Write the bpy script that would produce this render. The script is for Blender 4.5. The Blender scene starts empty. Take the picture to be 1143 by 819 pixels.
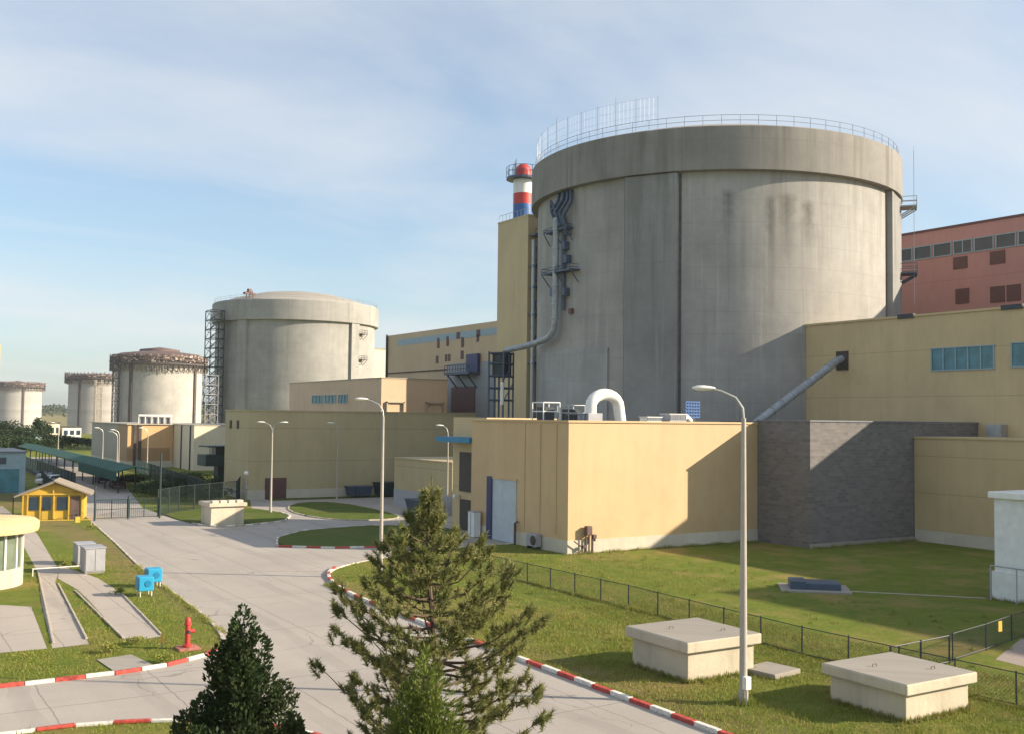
import bpy, bmesh, math, random
from mathutils import Vector, Matrix
R = math.radians
random.seed(7)
S = bpy.context.scene
col = S.collection

# ------------------------------------------------------------------ camera
# world axes follow the plant grid: +Y runs along the row of reactors
cd = bpy.data.cameras.new('camera'); cam = bpy.data.objects.new('camera', cd); col.objects.link(cam)
cd.sensor_width = 36.0; cd.lens = 37.0; cd.clip_start = 0.5; cd.clip_end = 20000
cam.matrix_world = (Matrix.Translation((-45.03, -64.02, 10.0)) @ Matrix.Rotation(R(-32), 4, 'Z')
                    @ Matrix.Rotation(R(90) + math.atan(56.5/1175), 4, 'X') @ Matrix.Rotation(0.0122, 4, 'Z'))
S.camera = cam

# ------------------------------------------------------------------ light
SUN = Vector((0.80, -0.60, 0.42)).normalized()
ELEV = math.asin(SUN.z)
w = bpy.data.worlds.new('World'); S.world = w; w.use_nodes = True
nt = w.node_tree; nt.nodes.clear()
def N(t, **k):
    n = nt.nodes.new(t)
    for a, b in k.items(): setattr(n, a, b)
    return n
sky = N('ShaderNodeTexSky', sky_type='NISHITA'); sky.sun_disc = False
sky.sun_elevation = ELEV; sky.sun_rotation = math.atan2(SUN.x, SUN.y)
sky.air_density = 1.0; sky.dust_density = 1.2; sky.ozone_density = 1.4
tc = N('ShaderNodeTexCoord'); sep = N('ShaderNodeSeparateXYZ'); nt.links.new(tc.outputs['Generated'], sep.inputs[0])
den = N('ShaderNodeMath', operation='ADD'); nt.links.new(sep.outputs['Z'], den.inputs[0]); den.inputs[1].default_value = 0.16
dv = N('ShaderNodeVectorMath', operation='DIVIDE'); cb = N('ShaderNodeCombineXYZ')
for i in range(3): nt.links.new(den.outputs[0], cb.inputs[i])
nt.links.new(tc.outputs['Generated'], dv.inputs[0]); nt.links.new(cb.outputs[0], dv.inputs[1])
mp = N('ShaderNodeMapping'); nt.links.new(dv.outputs[0], mp.inputs[0])
mp.inputs['Rotation'].default_value = (0, 0, R(-28)); mp.inputs['Scale'].default_value = (0.55, 1.0, 0.0); mp.inputs['Location'].default_value = (0.4, 0.7, 0)
n1 = N('ShaderNodeTexNoise'); n1.inputs['Scale'].default_value = 1.15; n1.inputs['Detail'].default_value = 7; n1.inputs['Roughness'].default_value = 0.56; n1.inputs['Distortion'].default_value = 0.35
nt.links.new(mp.outputs[0], n1.inputs['Vector'])
rp = N('ShaderNodeValToRGB'); rp.color_ramp.elements[0].position = 0.36; rp.color_ramp.elements[1].position = 0.70
rp.color_ramp.elements[0].color = (0.24, 0.24, 0.24, 1); rp.color_ramp.elements[1].color = (0.80, 0.80, 0.80, 1)
nt.links.new(n1.outputs[0], rp.inputs[0])
mix = N('ShaderNodeMixRGB'); nt.links.new(rp.outputs[0], mix.inputs[0]); tint = N('ShaderNodeMixRGB', blend_type='MULTIPLY'); tint.inputs[0].default_value = 1.0; nt.links.new(sky.outputs[0], tint.inputs[1]); tint.inputs[2].default_value = (0.80, 0.98, 1.08, 1); nt.links.new(tint.outputs[0], mix.inputs[1])
mix.inputs[2].default_value = (4.75, 4.85, 4.95, 1)
bg = N('ShaderNodeBackground'); bg.inputs['Strength'].default_value = 0.086
out = N('ShaderNodeOutputWorld'); nt.links.new(mix.outputs[0], bg.inputs[0]); nt.links.new(bg.outputs[0], out.inputs[0])
sd = bpy.data.lights.new('sun', 'SUN'); sd.energy = 4.3; sd.angle = R(0.5); sd.color = (1.0, 0.85, 0.66)
so = bpy.data.objects.new('sun', sd); col.objects.link(so); so.rotation_euler = SUN.to_track_quat('Z', 'Y').to_euler(); so.location = (60, -60, 80)
S.view_settings.view_transform = 'Standard'; S.view_settings.look = 'None'
S.view_settings.exposure = 1.08; S.view_settings.gamma = 1.0
S.cycles.max_bounces = 5; S.cycles.diffuse_bounces = 3; S.cycles.volume_bounces = 0

# ------------------------------------------------------------------ materials
def newmat(name):
    m = bpy.data.materials.new(name); m.use_nodes = True
    t = m.node_tree; b = t.nodes['Principled BSDF']
    return m, t, b
def L(t, a, b): t.links.new(a, b)
def math_(t, op, a, b=None, c=None):
    n = t.nodes.new('ShaderNodeMath'); n.operation = op
    for i, v in enumerate((a, b, c)):
        if v is None: continue
        if isinstance(v, (int, float)): n.inputs[i].default_value = v
        else: L(t, v, n.inputs[i])
    return n.outputs[0]
def noise(t, vec, scale, detail=4, rough=0.55, st=(1, 1, 1)):
    mp = t.nodes.new('ShaderNodeMapping'); mp.inputs['Scale'].default_value = st; L(t, vec, mp.inputs[0])
    n = t.nodes.new('ShaderNodeTexNoise'); n.inputs['Scale'].default_value = scale; n.inputs['Detail'].default_value = detail; n.inputs['Roughness'].default_value = rough
    L(t, mp.outputs[0], n.inputs['Vector']); return n.outputs[0]
def ramp(t, fac, a, b):
    mr = t.nodes.new('ShaderNodeMapRange'); mr.inputs[1].default_value = a; mr.inputs[2].default_value = b; L(t, fac, mr.inputs[0]); return mr.outputs[0]
def mixc(t, fac, a, b, mode='MIX'):
    n = t.nodes.new('ShaderNodeMixRGB'); n.blend_type = mode
    for i, v in enumerate((fac, a, b)):
        if isinstance(v, (int, float)): n.inputs[i].default_value = v
        elif isinstance(v, tuple): n.inputs[i].default_value = (*v[:3], 1)
        else: L(t, v, n.inputs[i])
    return n.outputs[0]
def wpos(t):
    g = t.nodes.new('ShaderNodeNewGeometry'); return g.outputs['Position']
def opos(t):
    g = t.nodes.new('ShaderNodeTexCoord'); return g.outputs['Object']
def bump(t, b, h, s=0.3, d=0.05):
    n = t.nodes.new('ShaderNodeBump'); n.inputs['Strength'].default_value = s; n.inputs['Distance'].default_value = d
    L(t, h, n.inputs['Height']); L(t, n.outputs[0], b.inputs['Normal'])
def paint(name, c, rough=0.6, metal=0.0, var=0.12, scale=1.5):
    m, t, b = newmat(name); p = opos(t)
    n = noise(t, p, scale, 5); v = ramp(t, n, 0.3, 0.7)
    dk = tuple(x*(1-var) for x in c); lt = tuple(min(1, x*(1+var*0.6)) for x in c)
    L(t, mixc(t, v, dk, lt), b.inputs['Base Color']); b.inputs['Roughness'].default_value = rough; b.inputs['Metallic'].default_value = metal
    return m
def sepxyz(t, v):
    s = t.nodes.new('ShaderNodeSeparateXYZ'); L(t, v, s.inputs[0]); return s.outputs
def line(t, coord, period, width, off=0.0):
    # 1 on thin joints, 0 elsewhere
    x = math_(t, 'FRACT', math_(t, 'DIVIDE', math_(t, 'ADD', coord, -off), period))
    x = math_(t, 'ABSOLUTE', math_(t, 'SUBTRACT', x, 0.5))
    return math_(t, 'GREATER_THAN', x, 0.5 - width/period/2)
def cladding(name, c, seam=4.2, off=0.0, var=0.10, panel=6.0):
    m, t, b = newmat(name); p = wpos(t); s = sepxyz(t, p)
    h = math_(t, 'ADD', s[0], s[1])
    big = ramp(t, noise(t, p, 0.16, 4), 0.3, 0.7); streak = ramp(t, noise(t, p, 1.3, 5, 0.6, (1, 1, 0.07)), 0.32, 0.7)
    base = mixc(t, big, tuple(x*(1-var) for x in c), tuple(min(1, x*(1+var*.5)) for x in c))
    base = mixc(t, math_(t, 'MULTIPLY', streak, 0.16), base, tuple(x*0.62 for x in c))
    # sheet to sheet tone differences
    vor = t.nodes.new('ShaderNodeTexWhiteNoise'); vor.noise_dimensions = '1D'; L(t, math_(t, 'FLOOR', math_(t, 'DIVIDE', h, 1.1)), vor.inputs['W'])
    base = mixc(t, math_(t, 'MULTIPLY', vor.outputs[0], 0.05), base, tuple(x*0.8 for x in c))
    ln = math_(t, 'MAXIMUM', line(t, s[2], seam, 0.07, off), math_(t, 'MULTIPLY', line(t, h, panel, 0.05), 0.45))
    base = mixc(t, math_(t, 'MULTIPLY', ln, 0.5), base, tuple(x*0.45 for x in c))
    dirt = math_(t, 'MULTIPLY', ramp(t, noise(t, p, 0.9, 6, .65, (1, 1, .5)), .48, .68), 0.16)
    base = mixc(t, dirt, base, (c[0]*.55, c[1]*.53, c[2]*.5))
    L(t, base, b.inputs['Base Color']); b.inputs['Roughness'].default_value = 0.6
    rib = math_(t, 'SINE', math_(t, 'MULTIPLY', h, 31.0))
    bump(t, b, math_(t, 'ADD', math_(t, 'MULTIPLY', rib, 0.10), math_(t, 'MULTIPLY', noise(t, p, 6, 3), .5)), 0.25, 0.03)
    return m
def concrete(name, c, lift=2.4, streak=0.5, dark=0.55, cx=0, cy=0, rad=22.0, top=None, spots=()):
    m, t, b = newmat(name); p = wpos(t); s = sepxyz(t, p)
    dx = math_(t, 'ADD', s[0], -cx); dy = math_(t, 'ADD', s[1], -cy)
    ang = math_(t, 'ARCTAN2', dy, dx); arc = math_(t, 'MULTIPLY', ang, rad) if rad else math_(t, 'ADD', s[0], s[1])
    cbn = t.nodes.new('ShaderNodeCombineXYZ'); L(t, arc, cbn.inputs[0]); L(t, s[2], cbn.inputs[1]); v = cbn.outputs[0]
    blot = ramp(t, noise(t, v, 0.12, 7, 0.66), 0.34, 0.66)
    base = mixc(t, blot, tuple(x*0.74 for x in c), tuple(min(1, x*1.12) for x in c))
    lft = t.nodes.new('ShaderNodeTexWhiteNoise'); lft.noise_dimensions = '2D'; cq = t.nodes.new('ShaderNodeCombineXYZ'); L(t, math_(t, 'FLOOR', math_(t, 'DIVIDE', arc, 5.6)), cq.inputs[0]); L(t, math_(t, 'FLOOR', math_(t, 'DIVIDE', s[2], lift)), cq.inputs[1]); L(t, cq.outputs[0], lft.inputs['Vector'])
    base = mixc(t, math_(t, 'MULTIPLY', lft.outputs[0], 0.16), base, tuple(x*0.62 for x in c))
    fine = ramp(t, noise(t, v, 1.6, 6, 0.65), 0.3, 0.7)
    base = mixc(t, math_(t, 'MULTIPLY', fine, 0.20), base, tuple(x*0.68 for x in c))
    st = ramp(t, noise(t, v, 0.75, 5, 0.6, (1, 0.055, 1)), 0.50, 0.72)
    if top is not None:     # run-off stains fade downwards from the ledge
        tz = ramp(t, s[2], top-26, top); st = math_(t, 'MULTIPLY', st, math_(t, 'ADD', math_(t, 'MULTIPLY', tz, 0.75), 0.25))
    base = mixc(t, math_(t, 'MULTIPLY', st, streak), base, tuple(x*dark for x in (c[0], c[1]*.98, c[2]*.93)))
    st2 = ramp(t, noise(t, v, 1.9, 4, 0.6, (1, 0.04, 1)), 0.55, 0.75)
    base = mixc(t, math_(t, 'MULTIPLY', st2, streak*.45), base, tuple(min(1, x*1.35) for x in c))
    for (az, z0, z1, wd) in spots:   # damp patches under scuppers
        d = math_(t, 'ABSOLUTE', math_(t, 'MULTIPLY', math_(t, 'ADD', ang, -R(az)), rad))
        e = math_(t, 'MULTIPLY', noise(t, v, 1.2, 4), 1.2)
        a = ramp(t, math_(t, 'ADD', d, e), wd+0.9, wd*0.4+0.3)
        q = math_(t, 'MULTIPLY', ramp(t, s[2], z0, z0+(z1-z0)*.8), ramp(t, s[2], z1+.3, z1-.4))
        base = mixc(t, math_(t, 'MULTIPLY', math_(t, 'MULTIPLY', a, q), 0.62), base, (0.075, 0.07, 0.055))
    ln = line(t, math_(t, 'ADD', s[2], math_(t, 'MULTIPLY', noise(t, v, .3, 2), 0.2)), lift, 0.06)
    base = mixc(t, math_(t, 'MULTIPLY', ln, 0.28), base, tuple(x*0.5 for x in c))
    ln2 = line(t, arc, 5.6, 0.05, 1.3)
    base = mixc(t, math_(t, 'MULTIPLY', ln2, 0.16), base, tuple(x*0.5 for x in c))
    L(t, base, b.inputs['Base Color']); b.inputs['Roughness'].default_value = 0.88
    bump(t, b, math_(t, 'ADD', fine, math_(t, 'MULTIPLY', ln, -0.8)), 0.35 if not rad else 0.12, 0.05)
    return m
def grass_mat(name, g1, g2, dry, amt=0.5):
    m, t, b = newmat(name); p = wpos(t)
    a = ramp(t, noise(t, p, 0.55, 6, 0.7), 0.3, 0.7); f = ramp(t, noise(t, p, 5.5, 5, 0.7), 0.25, 0.75)
    base = mixc(t, a, g1, g2); base = mixc(t, math_(t, 'MULTIPLY', f, 0.45), base, tuple(x*0.55 for x in g1))
    d = ramp(t, noise(t, p, 0.17, 7, 0.68), 0.50, 0.66); base = mixc(t, math_(t, 'MULTIPLY', d, amt), base, dry)
    br_ = ramp(t, noise(t, p, 0.30, 5, 0.6, (1.6, .5, 1)), 0.60, 0.74); base = mixc(t, math_(t, 'MULTIPLY', br_, amt*.8), base, (.21, .135, .06))
    d2 = ramp(t, noise(t, p, 1.7, 5, 0.7), 0.52, 0.70); base = mixc(t, math_(t, 'MULTIPLY', d2, amt*.6), base, tuple(x*.9 for x in dry))
    sx = sepxyz(t, p); wob = math_(t, 'MULTIPLY', math_(t, 'SUBTRACT', noise(t, p, .6, 5, .7), .5), 5.0); xx = math_(t, 'ADD', sx[0], wob)
    v1 = math_(t, 'MULTIPLY', ramp(t, xx, -18.2, -20.2), ramp(t, sx[0], -24, -22)); v1 = math_(t, 'MULTIPLY', v1, ramp(t, sx[1], 2, -6))
    v2 = math_(t, 'MULTIPLY', ramp(t, xx, -31.4, -29.8), ramp(t, sx[0], -27, -28.4)); vv = math_(t, 'MULTIPLY', math_(t, 'MAXIMUM', v1, v2), ramp(t, noise(t, p, 3.0, 5, .7), .35, .6))
    base = mixc(t, math_(t, 'MULTIPLY', vv, .85), base, (.25, .165, .095))
    L(t, base, b.inputs['Base Color']); b.inputs['Roughness'].default_value = 0.95; b.inputs['Specular IOR Level'].default_value = 0.15
    bump(t, b, math_(t, 'ADD', noise(t, p, 9, 5, 0.8), noise(t, p, 1.2, 4)), 0.9, 0.10)
    return m
def road_mat(name, c, slab=6.0):
    m, t, b = newmat(name); p = wpos(t); s = sepxyz(t, p)
    a = ramp(t, noise(t, p, 0.13, 6, 0.6), 0.3, 0.7); base = mixc(t, a, tuple(x*0.86 for x in c), tuple(x*1.08 for x in c))
    f = ramp(t, noise(t, p, 7, 6, 0.75), 0.3, 0.75); base = mixc(t, math_(t, 'MULTIPLY', f, 0.22), base, tuple(x*0.6 for x in c))
    tr = ramp(t, noise(t, p, 0.9, 4, 0.6, (1, 0.05, 1)), 0.45, 0.75); base = mixc(t, math_(t, 'MULTIPLY', tr, 0.16), base, tuple(x*0.55 for x in c))
    wob = math_(t, 'MULTIPLY', noise(t, p, 0.8, 4), 0.25)
    j = math_(t, 'MAXIMUM', line(t, math_(t, 'ADD', s[0], wob), slab*.68, 0.05, 1.9), line(t, math_(t, 'ADD', s[1], wob), slab*1.5, 0.06, 2.0))
    base = mixc(t, math_(t, 'MULTIPLY', j, 0.62), base, tuple(x*0.3 for x in c))
    v = t.nodes.new('ShaderNodeTexVoronoi'); v.feature = 'DISTANCE_TO_EDGE'; v.inputs['Scale'].default_value = 0.13; 
    wv = t.nodes.new('ShaderNodeVectorMath'); wv.operation = 'ADD'; nn = t.nodes.new('ShaderNodeTexNoise'); nn.inputs['Scale'].default_value = 0.7; nn.inputs['Detail'].default_value = 4; L(t, p, nn.inputs['Vector'])
    L(t, p, wv.inputs[0]); L(t, nn.outputs['Color'], wv.inputs[1]); L(t, wv.outputs[0], v.inputs['Vector'])
    ck = math_(t, 'LESS_THAN', v.outputs['Distance'], math_(t, 'MULTIPLY', ramp(t, noise(t, p, .12, 3), .45, .65), .005)); base = mixc(t, math_(t, 'MULTIPLY', ck, 0.5), base, tuple(x*0.25 for x in c))
    st = ramp(t, noise(t, p, 0.45, 5, 0.7), 0.62, 0.75); base = mixc(t, math_(t, 'MULTIPLY', st, 0.30), base, tuple(x*0.6 for x in c))
    tx = math_(t, 'ADD', s[0], math_(t, 'MULTIPLY', noise(t, p, .10, 3), 2.2)); tk = line(t, tx, 3.9, .75, .6)
    tk = math_(t, 'MULTIPLY', tk, ramp(t, noise(t, p, .5, 5, .7, (1, .25, 1)), .35, .65)); base = mixc(t, math_(t, 'MULTIPLY', tk, .30), base, tuple(x*.45 for x in c))
    oil = ramp(t, noise(t, p, 1.1, 3, .5), .70, .76); base = mixc(t, math_(t, 'MULTIPLY', oil, .5), base, tuple(x*.35 for x in c))
    vp = t.nodes.new('ShaderNodeTexVoronoi'); vp.inputs['Scale'].default_value = .11; vp.distance = 'CHEBYCHEV'; L(t, p, vp.inputs['Vector']); pc = sepxyz(t, vp.outputs['Color'])
    base = mixc(t, math_(t, 'MULTIPLY', pc[0], .16), base, tuple(x*.6 for x in c)); grit = ramp(t, noise(t, p, 28, 2, .8), .35, .7); base = mixc(t, math_(t, 'MULTIPLY', grit, .16), base, tuple(x*.5 for x in c))
    L(t, base, b.inputs['Base Color']); b.inputs['Roughness'].default_value = 0.85
    bump(t, b, f, 0.3, 0.02); return m
def brick_mat(name):
    m, t, b = newmat(name); p = wpos(t); s = sepxyz(t, p)
    cbn = t.nodes.new('ShaderNodeCombineXYZ'); L(t, math_(t, 'ADD', s[0], s[1]), cbn.inputs[0]); L(t, s[2], cbn.inputs[1]); v = cbn.outputs[0]
    br = t.nodes.new('ShaderNodeTexBrick'); L(t, v, br.inputs['Vector']); br.inputs['Scale'].default_value = 1.0
    br.inputs['Brick Width'].default_value = 0.6; br.inputs['Row Height'].default_value = 0.27; br.inputs['Mortar Size'].default_value = 0.022
    br.inputs['Color1'].default_value = (.20, .188, .178, 1); br.inputs['Color2'].default_value = (.12, .115, .115, 1); br.inputs['Mortar'].default_value = (.19, .178, .168, 1)
    n = ramp(t, noise(t, v, 0.35, 5, .65), .3, .7); base = mixc(t, math_(t, 'MULTIPLY', n, 0.4), br.outputs['Color'], (.20, .18, .175))
    n2 = ramp(t, noise(t, v, 0.9, 5, .7, (.4, 1.6, 1)), .55, .7); base = mixc(t, math_(t, 'MULTIPLY', n2, 0.3), base, (.23, .215, .20))
    L(t, base, b.inputs['Base Color']); b.inputs['Roughness'].default_value = 0.9
    bump(t, b, math_(t, 'ADD', br.outputs['Fac'], noise(t, v, 8, 4)), 0.5, 0.04); return m
def leaf_mat(name, c1, c2, tip=None):
    m, t, b = newmat(name); p = wpos(t)
    wn = t.nodes.new('ShaderNodeTexWhiteNoise'); g = t.nodes.new('ShaderNodeNewGeometry'); wn.noise_dimensions = '1D'; L(t, g.outputs['Random Per Island'], wn.inputs['W'])
    base = mixc(t, wn.outputs[0], c1, c2); base = mixc(t, math_(t, 'MULTIPLY', ramp(t, noise(t, p, 1.3, 3), .4, .7), .5), base, tip or c2)
    L(t, base, b.inputs['Base Color']); b.inputs['Roughness'].default_value = 0.7; b.inputs['Specular IOR Level'].default_value = .25
    tr = t.nodes.new('ShaderNodeBsdfTranslucent'); L(t, base, tr.inputs[0]); mx = t.nodes.new('ShaderNodeMixShader'); mx.inputs[0].default_value = .25
    o = t.nodes['Material Output']; L(t, b.outputs[0], mx.inputs[1]); L(t, tr.outputs[0], mx.inputs[2]); L(t, mx.outputs[0], o.inputs[0]); return m
def glass_mat(name, c, rough=0.12):
    m, t, b = newmat(name); p = opos(t); n = ramp(t, noise(t, p, 0.9, 3), .35, .65)
    L(t, mixc(t, n, tuple(x*.6 for x in c), c), b.inputs['Base Color']); b.inputs['Roughness'].default_value = rough; b.inputs['Specular IOR Level'].default_value = 0.8; return m

C1, C2, C3, C4, C5 = (47.0, 35.7), (60.9, 221.4), (93.1, 513.1), (113.0, 777.6), (89.7, 1057.9)
M = {}
M['conc1'] = concrete('reactor_concrete', (.39, .378, .352), streak=.85, cx=C1[0], cy=C1[1], top=36.5, spots=((-111.5, 26.5, 34.2, 0.9), (-116.5, 27, 33.8, 0.5), (-105, 28, 33.6, 0.7), (-128, 29, 34.5, .5)))
M['conc1r'] = concrete('ring_concrete', (.27, .258, .235), lift=5.0, streak=1.0, cx=C1[0], cy=C1[1], top=41.5)
M['conc1b'] = concrete('buttress_concrete', (.275, .275, .265), lift=9.0, streak=1.0, cx=C1[0], cy=C1[1], top=36.5)
M['concpatch'] = concrete('patch_concrete', (.38, .385, .37), lift=2.9, streak=0.5, cx=C1[0], cy=C1[1])
M['conc2'] = concrete('second_reactor_concrete', (.37, .358, .335), cx=C2[0], cy=C2[1], streak=.5, top=35, spots=())
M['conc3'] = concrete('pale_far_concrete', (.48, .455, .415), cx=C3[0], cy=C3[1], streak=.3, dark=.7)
M['dome'] = concrete('dome_concrete', (.40, .365, .31), rad=0, streak=.3)
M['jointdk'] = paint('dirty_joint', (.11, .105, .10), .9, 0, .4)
M['rust'] = paint('rusty_steel', (.15, .10, .09), .8, .2, .4, 1.0)
M['paleform'] = paint('pale_formwork', (.42, .34, .28), .85, 0, .3)
M['rustdk'] = paint('dark_rusty_steel', (.10, .08, .075), .8, .2, .4, 1.0)
M['yellow'] = cladding('yellow_cladding', (.60, .42, .225), seam=200, off=-3, panel=9)
M['plinth'] = concrete('cream_plinth', (.66, .60, .48), rad=0, streak=.35, dark=.7, lift=40)
M['upper'] = cladding('ochre_cladding', (.60, .455, .245), seam=4.35, off=12.5, panel=8.4)
M['lowbox'] = cladding('low_ochre_cladding', (.58, .445, .24), seam=3.1, off=1.0, panel=8)
M['olive'] = cladding('olive_cladding', (.50, .405, .225), seam=3.9, off=0.6, panel=9)
M['tower'] = cladding('tower_cladding', (.60, .465, .255), seam=200, off=-9, panel=60)
M['longtan'] = cladding('long_hall_cladding', (.58, .43, .26), seam=200, panel=12)
M['greypanel'] = cladding('grey_blue_panels', (.30, .31, .31), seam=3, panel=4)
M['peach'] = cladding('peach_cladding', (.66, .46, .30), seam=200, panel=200)
M['pink'] = cladding('pink_cladding', (.52, .255, .225), seam=5.2, off=29.2, panel=14)
M['orange'] = cladding('orange_cladding', (.70, .42, .20), seam=200, panel=200)
M['orangedk'] = cladding('brown_cladding', (.42, .25, .12), seam=200, panel=200)
M['cream'] = cladding('cream_cladding', (.76, .68, .50), seam=200, panel=200)
M['taupe'] = cladding('taupe_cladding', (.42, .37, .29), seam=200, panel=6)
M['brick'] = brick_mat('grey_brick')
M['vault'] = concrete('cream_vault_concrete', (.60, .525, .40), rad=0, streak=.6, dark=.5, lift=30)
M['slab'] = concrete('weathered_slab', (.36, .325, .275), rad=0, streak=.45, lift=30)
M['white'] = paint('white_render', (.74, .75, .72), .7)
M['whitem'] = paint('white_metal', (.80, .79, .74), .4)
M['galv'] = paint('galvanised_steel', (.42, .43, .43), .45, .6)
M['ductm'] = paint('duct_sheet', (.36, .39, .42), .55, .3, .3)
M['pole'] = paint('lamp_pole_concrete', (.42, .38, .33), .75)
M['lampglass'] = paint('lamp_head_plastic', (.82, .80, .74), .35)
M['dark'] = paint('dark_steel', (.045, .055, .065), .5, .4)
M['bluedk'] = paint('blue_grey_steel', (.07, .10, .15), .5, .3)
M['louvre'] = paint('dark_louvre', (.05, .04, .035), .6)
M['maroon'] = paint('maroon_shutter', (.12, .05, .045), .6)
M['glass'] = glass_mat('blue_glass', (.05, .22, .28), .35)
M['glassdk'] = glass_mat('dark_glass', (.022, .045, .075), .35)
M['glassgr'] = glass_mat('green_glass', (.16, .20, .14))
M['red'] = paint('red_paint', (.55, .045, .035), .5)
M['kred'] = paint('kerb_red_paint', (.50, .07, .05), .7, 0, .45, 6)
M['kwhite'] = paint('kerb_white_paint', (.72, .68, .60), .75, 0, .30, 6)
M['kerb'] = paint('kerb_concrete', (.46, .40, .33), .85, 0, .3, 5)
M['kerbold'] = paint('worn_kerb', (.58, .50, .41), .85, 0, .35, 5)
M['blue'] = paint('blue_paint', (.03, .12, .35), .5)
M['worn'] = paint('worn_red_concrete', (.42, .16, .12), .85, 0, .4, 4)
M['cyan'] = paint('cyan_paint', (.02, .33, .56), .45)
M['cyandk'] = paint('deep_cyan_paint', (.01, .20, .38), .45)
M['ygold'] = paint('guard_house_yellow', (.62, .40, .055), .55)
M['bark'] = paint('pine_bark', (.11, .075, .05), .9, 0, .4, 8)
M['grey'] = paint('grey_enamel', (.36, .36, .38), .5)
M['greydk'] = paint('dark_grey_enamel', (.16, .17, .20), .5)
M['doorb'] = paint('pale_blue_door', (.46, .52, .56), .5)
M['navy'] = paint('navy_frame', (.03, .04, .13), .5)
M['green'] = paint('green_canopy_sheet', (.010, .085, .060), .85, 0, .3)
M['greendk'] = paint('dark_green_panel', (.015, .04, .04), .5)
M['ltblue'] = paint('pale_blue_render', (.30, .40, .44), .6)
M['roofsh'] = paint('fibre_roof_sheet', (.30, .25, .19), .8)
M['flatroof'] = paint('bitumen_roof', (.16, .155, .15), .9)
M['grass'] = grass_mat('lawn', (.115, .175, .020), (.215, .240, .036), (.33, .225, .09), .75)
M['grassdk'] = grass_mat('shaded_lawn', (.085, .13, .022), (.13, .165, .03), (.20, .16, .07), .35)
M['field'] = grass_mat('straw_field', (.13, .14, .04), (.30, .25, .11), (.36, .28, .14), .8)
M['road'] = road_mat('concrete_road', (.43, .385, .335))
M['path'] = road_mat('path_concrete', (.47, .405, .34), 3.0)
M['pad'] = road_mat('gravel_pad', (.36, .29, .24), 30)
M['needle'] = leaf_mat('pine_needles', (.135, .155, .045), (.25, .26, .085), (.32, .28, .12))
M['thuja'] = leaf_mat('thuja_sprays', (.020, .042, .014), (.050, .078, .024), (.06, .065, .02))
M['bright'] = leaf_mat('young_conifer_sprays', (.075, .115, .018), (.16, .20, .035), (.22, .23, .05))
M['hedge'] = leaf_mat('hedge_leaves', (.020, .045, .016), (.045, .075, .025))
M['blade'] = leaf_mat('grass_blades', (.16, .205, .028), (.27, .28, .05), (.42, .33, .13))
M['fencedk'] = paint('dark_fence_wire', (.018, .035, .032), .6)
M['kroof'] = paint('yellow_cream_roof', (.66, .49, .25), .7)
M['soil'] = paint('dry_soil', (.20, .14, .085), .95, 0, .4, 6)
M['tyre'] = paint('tyre_rubber', (.03, .03, .03), .8)

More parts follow.
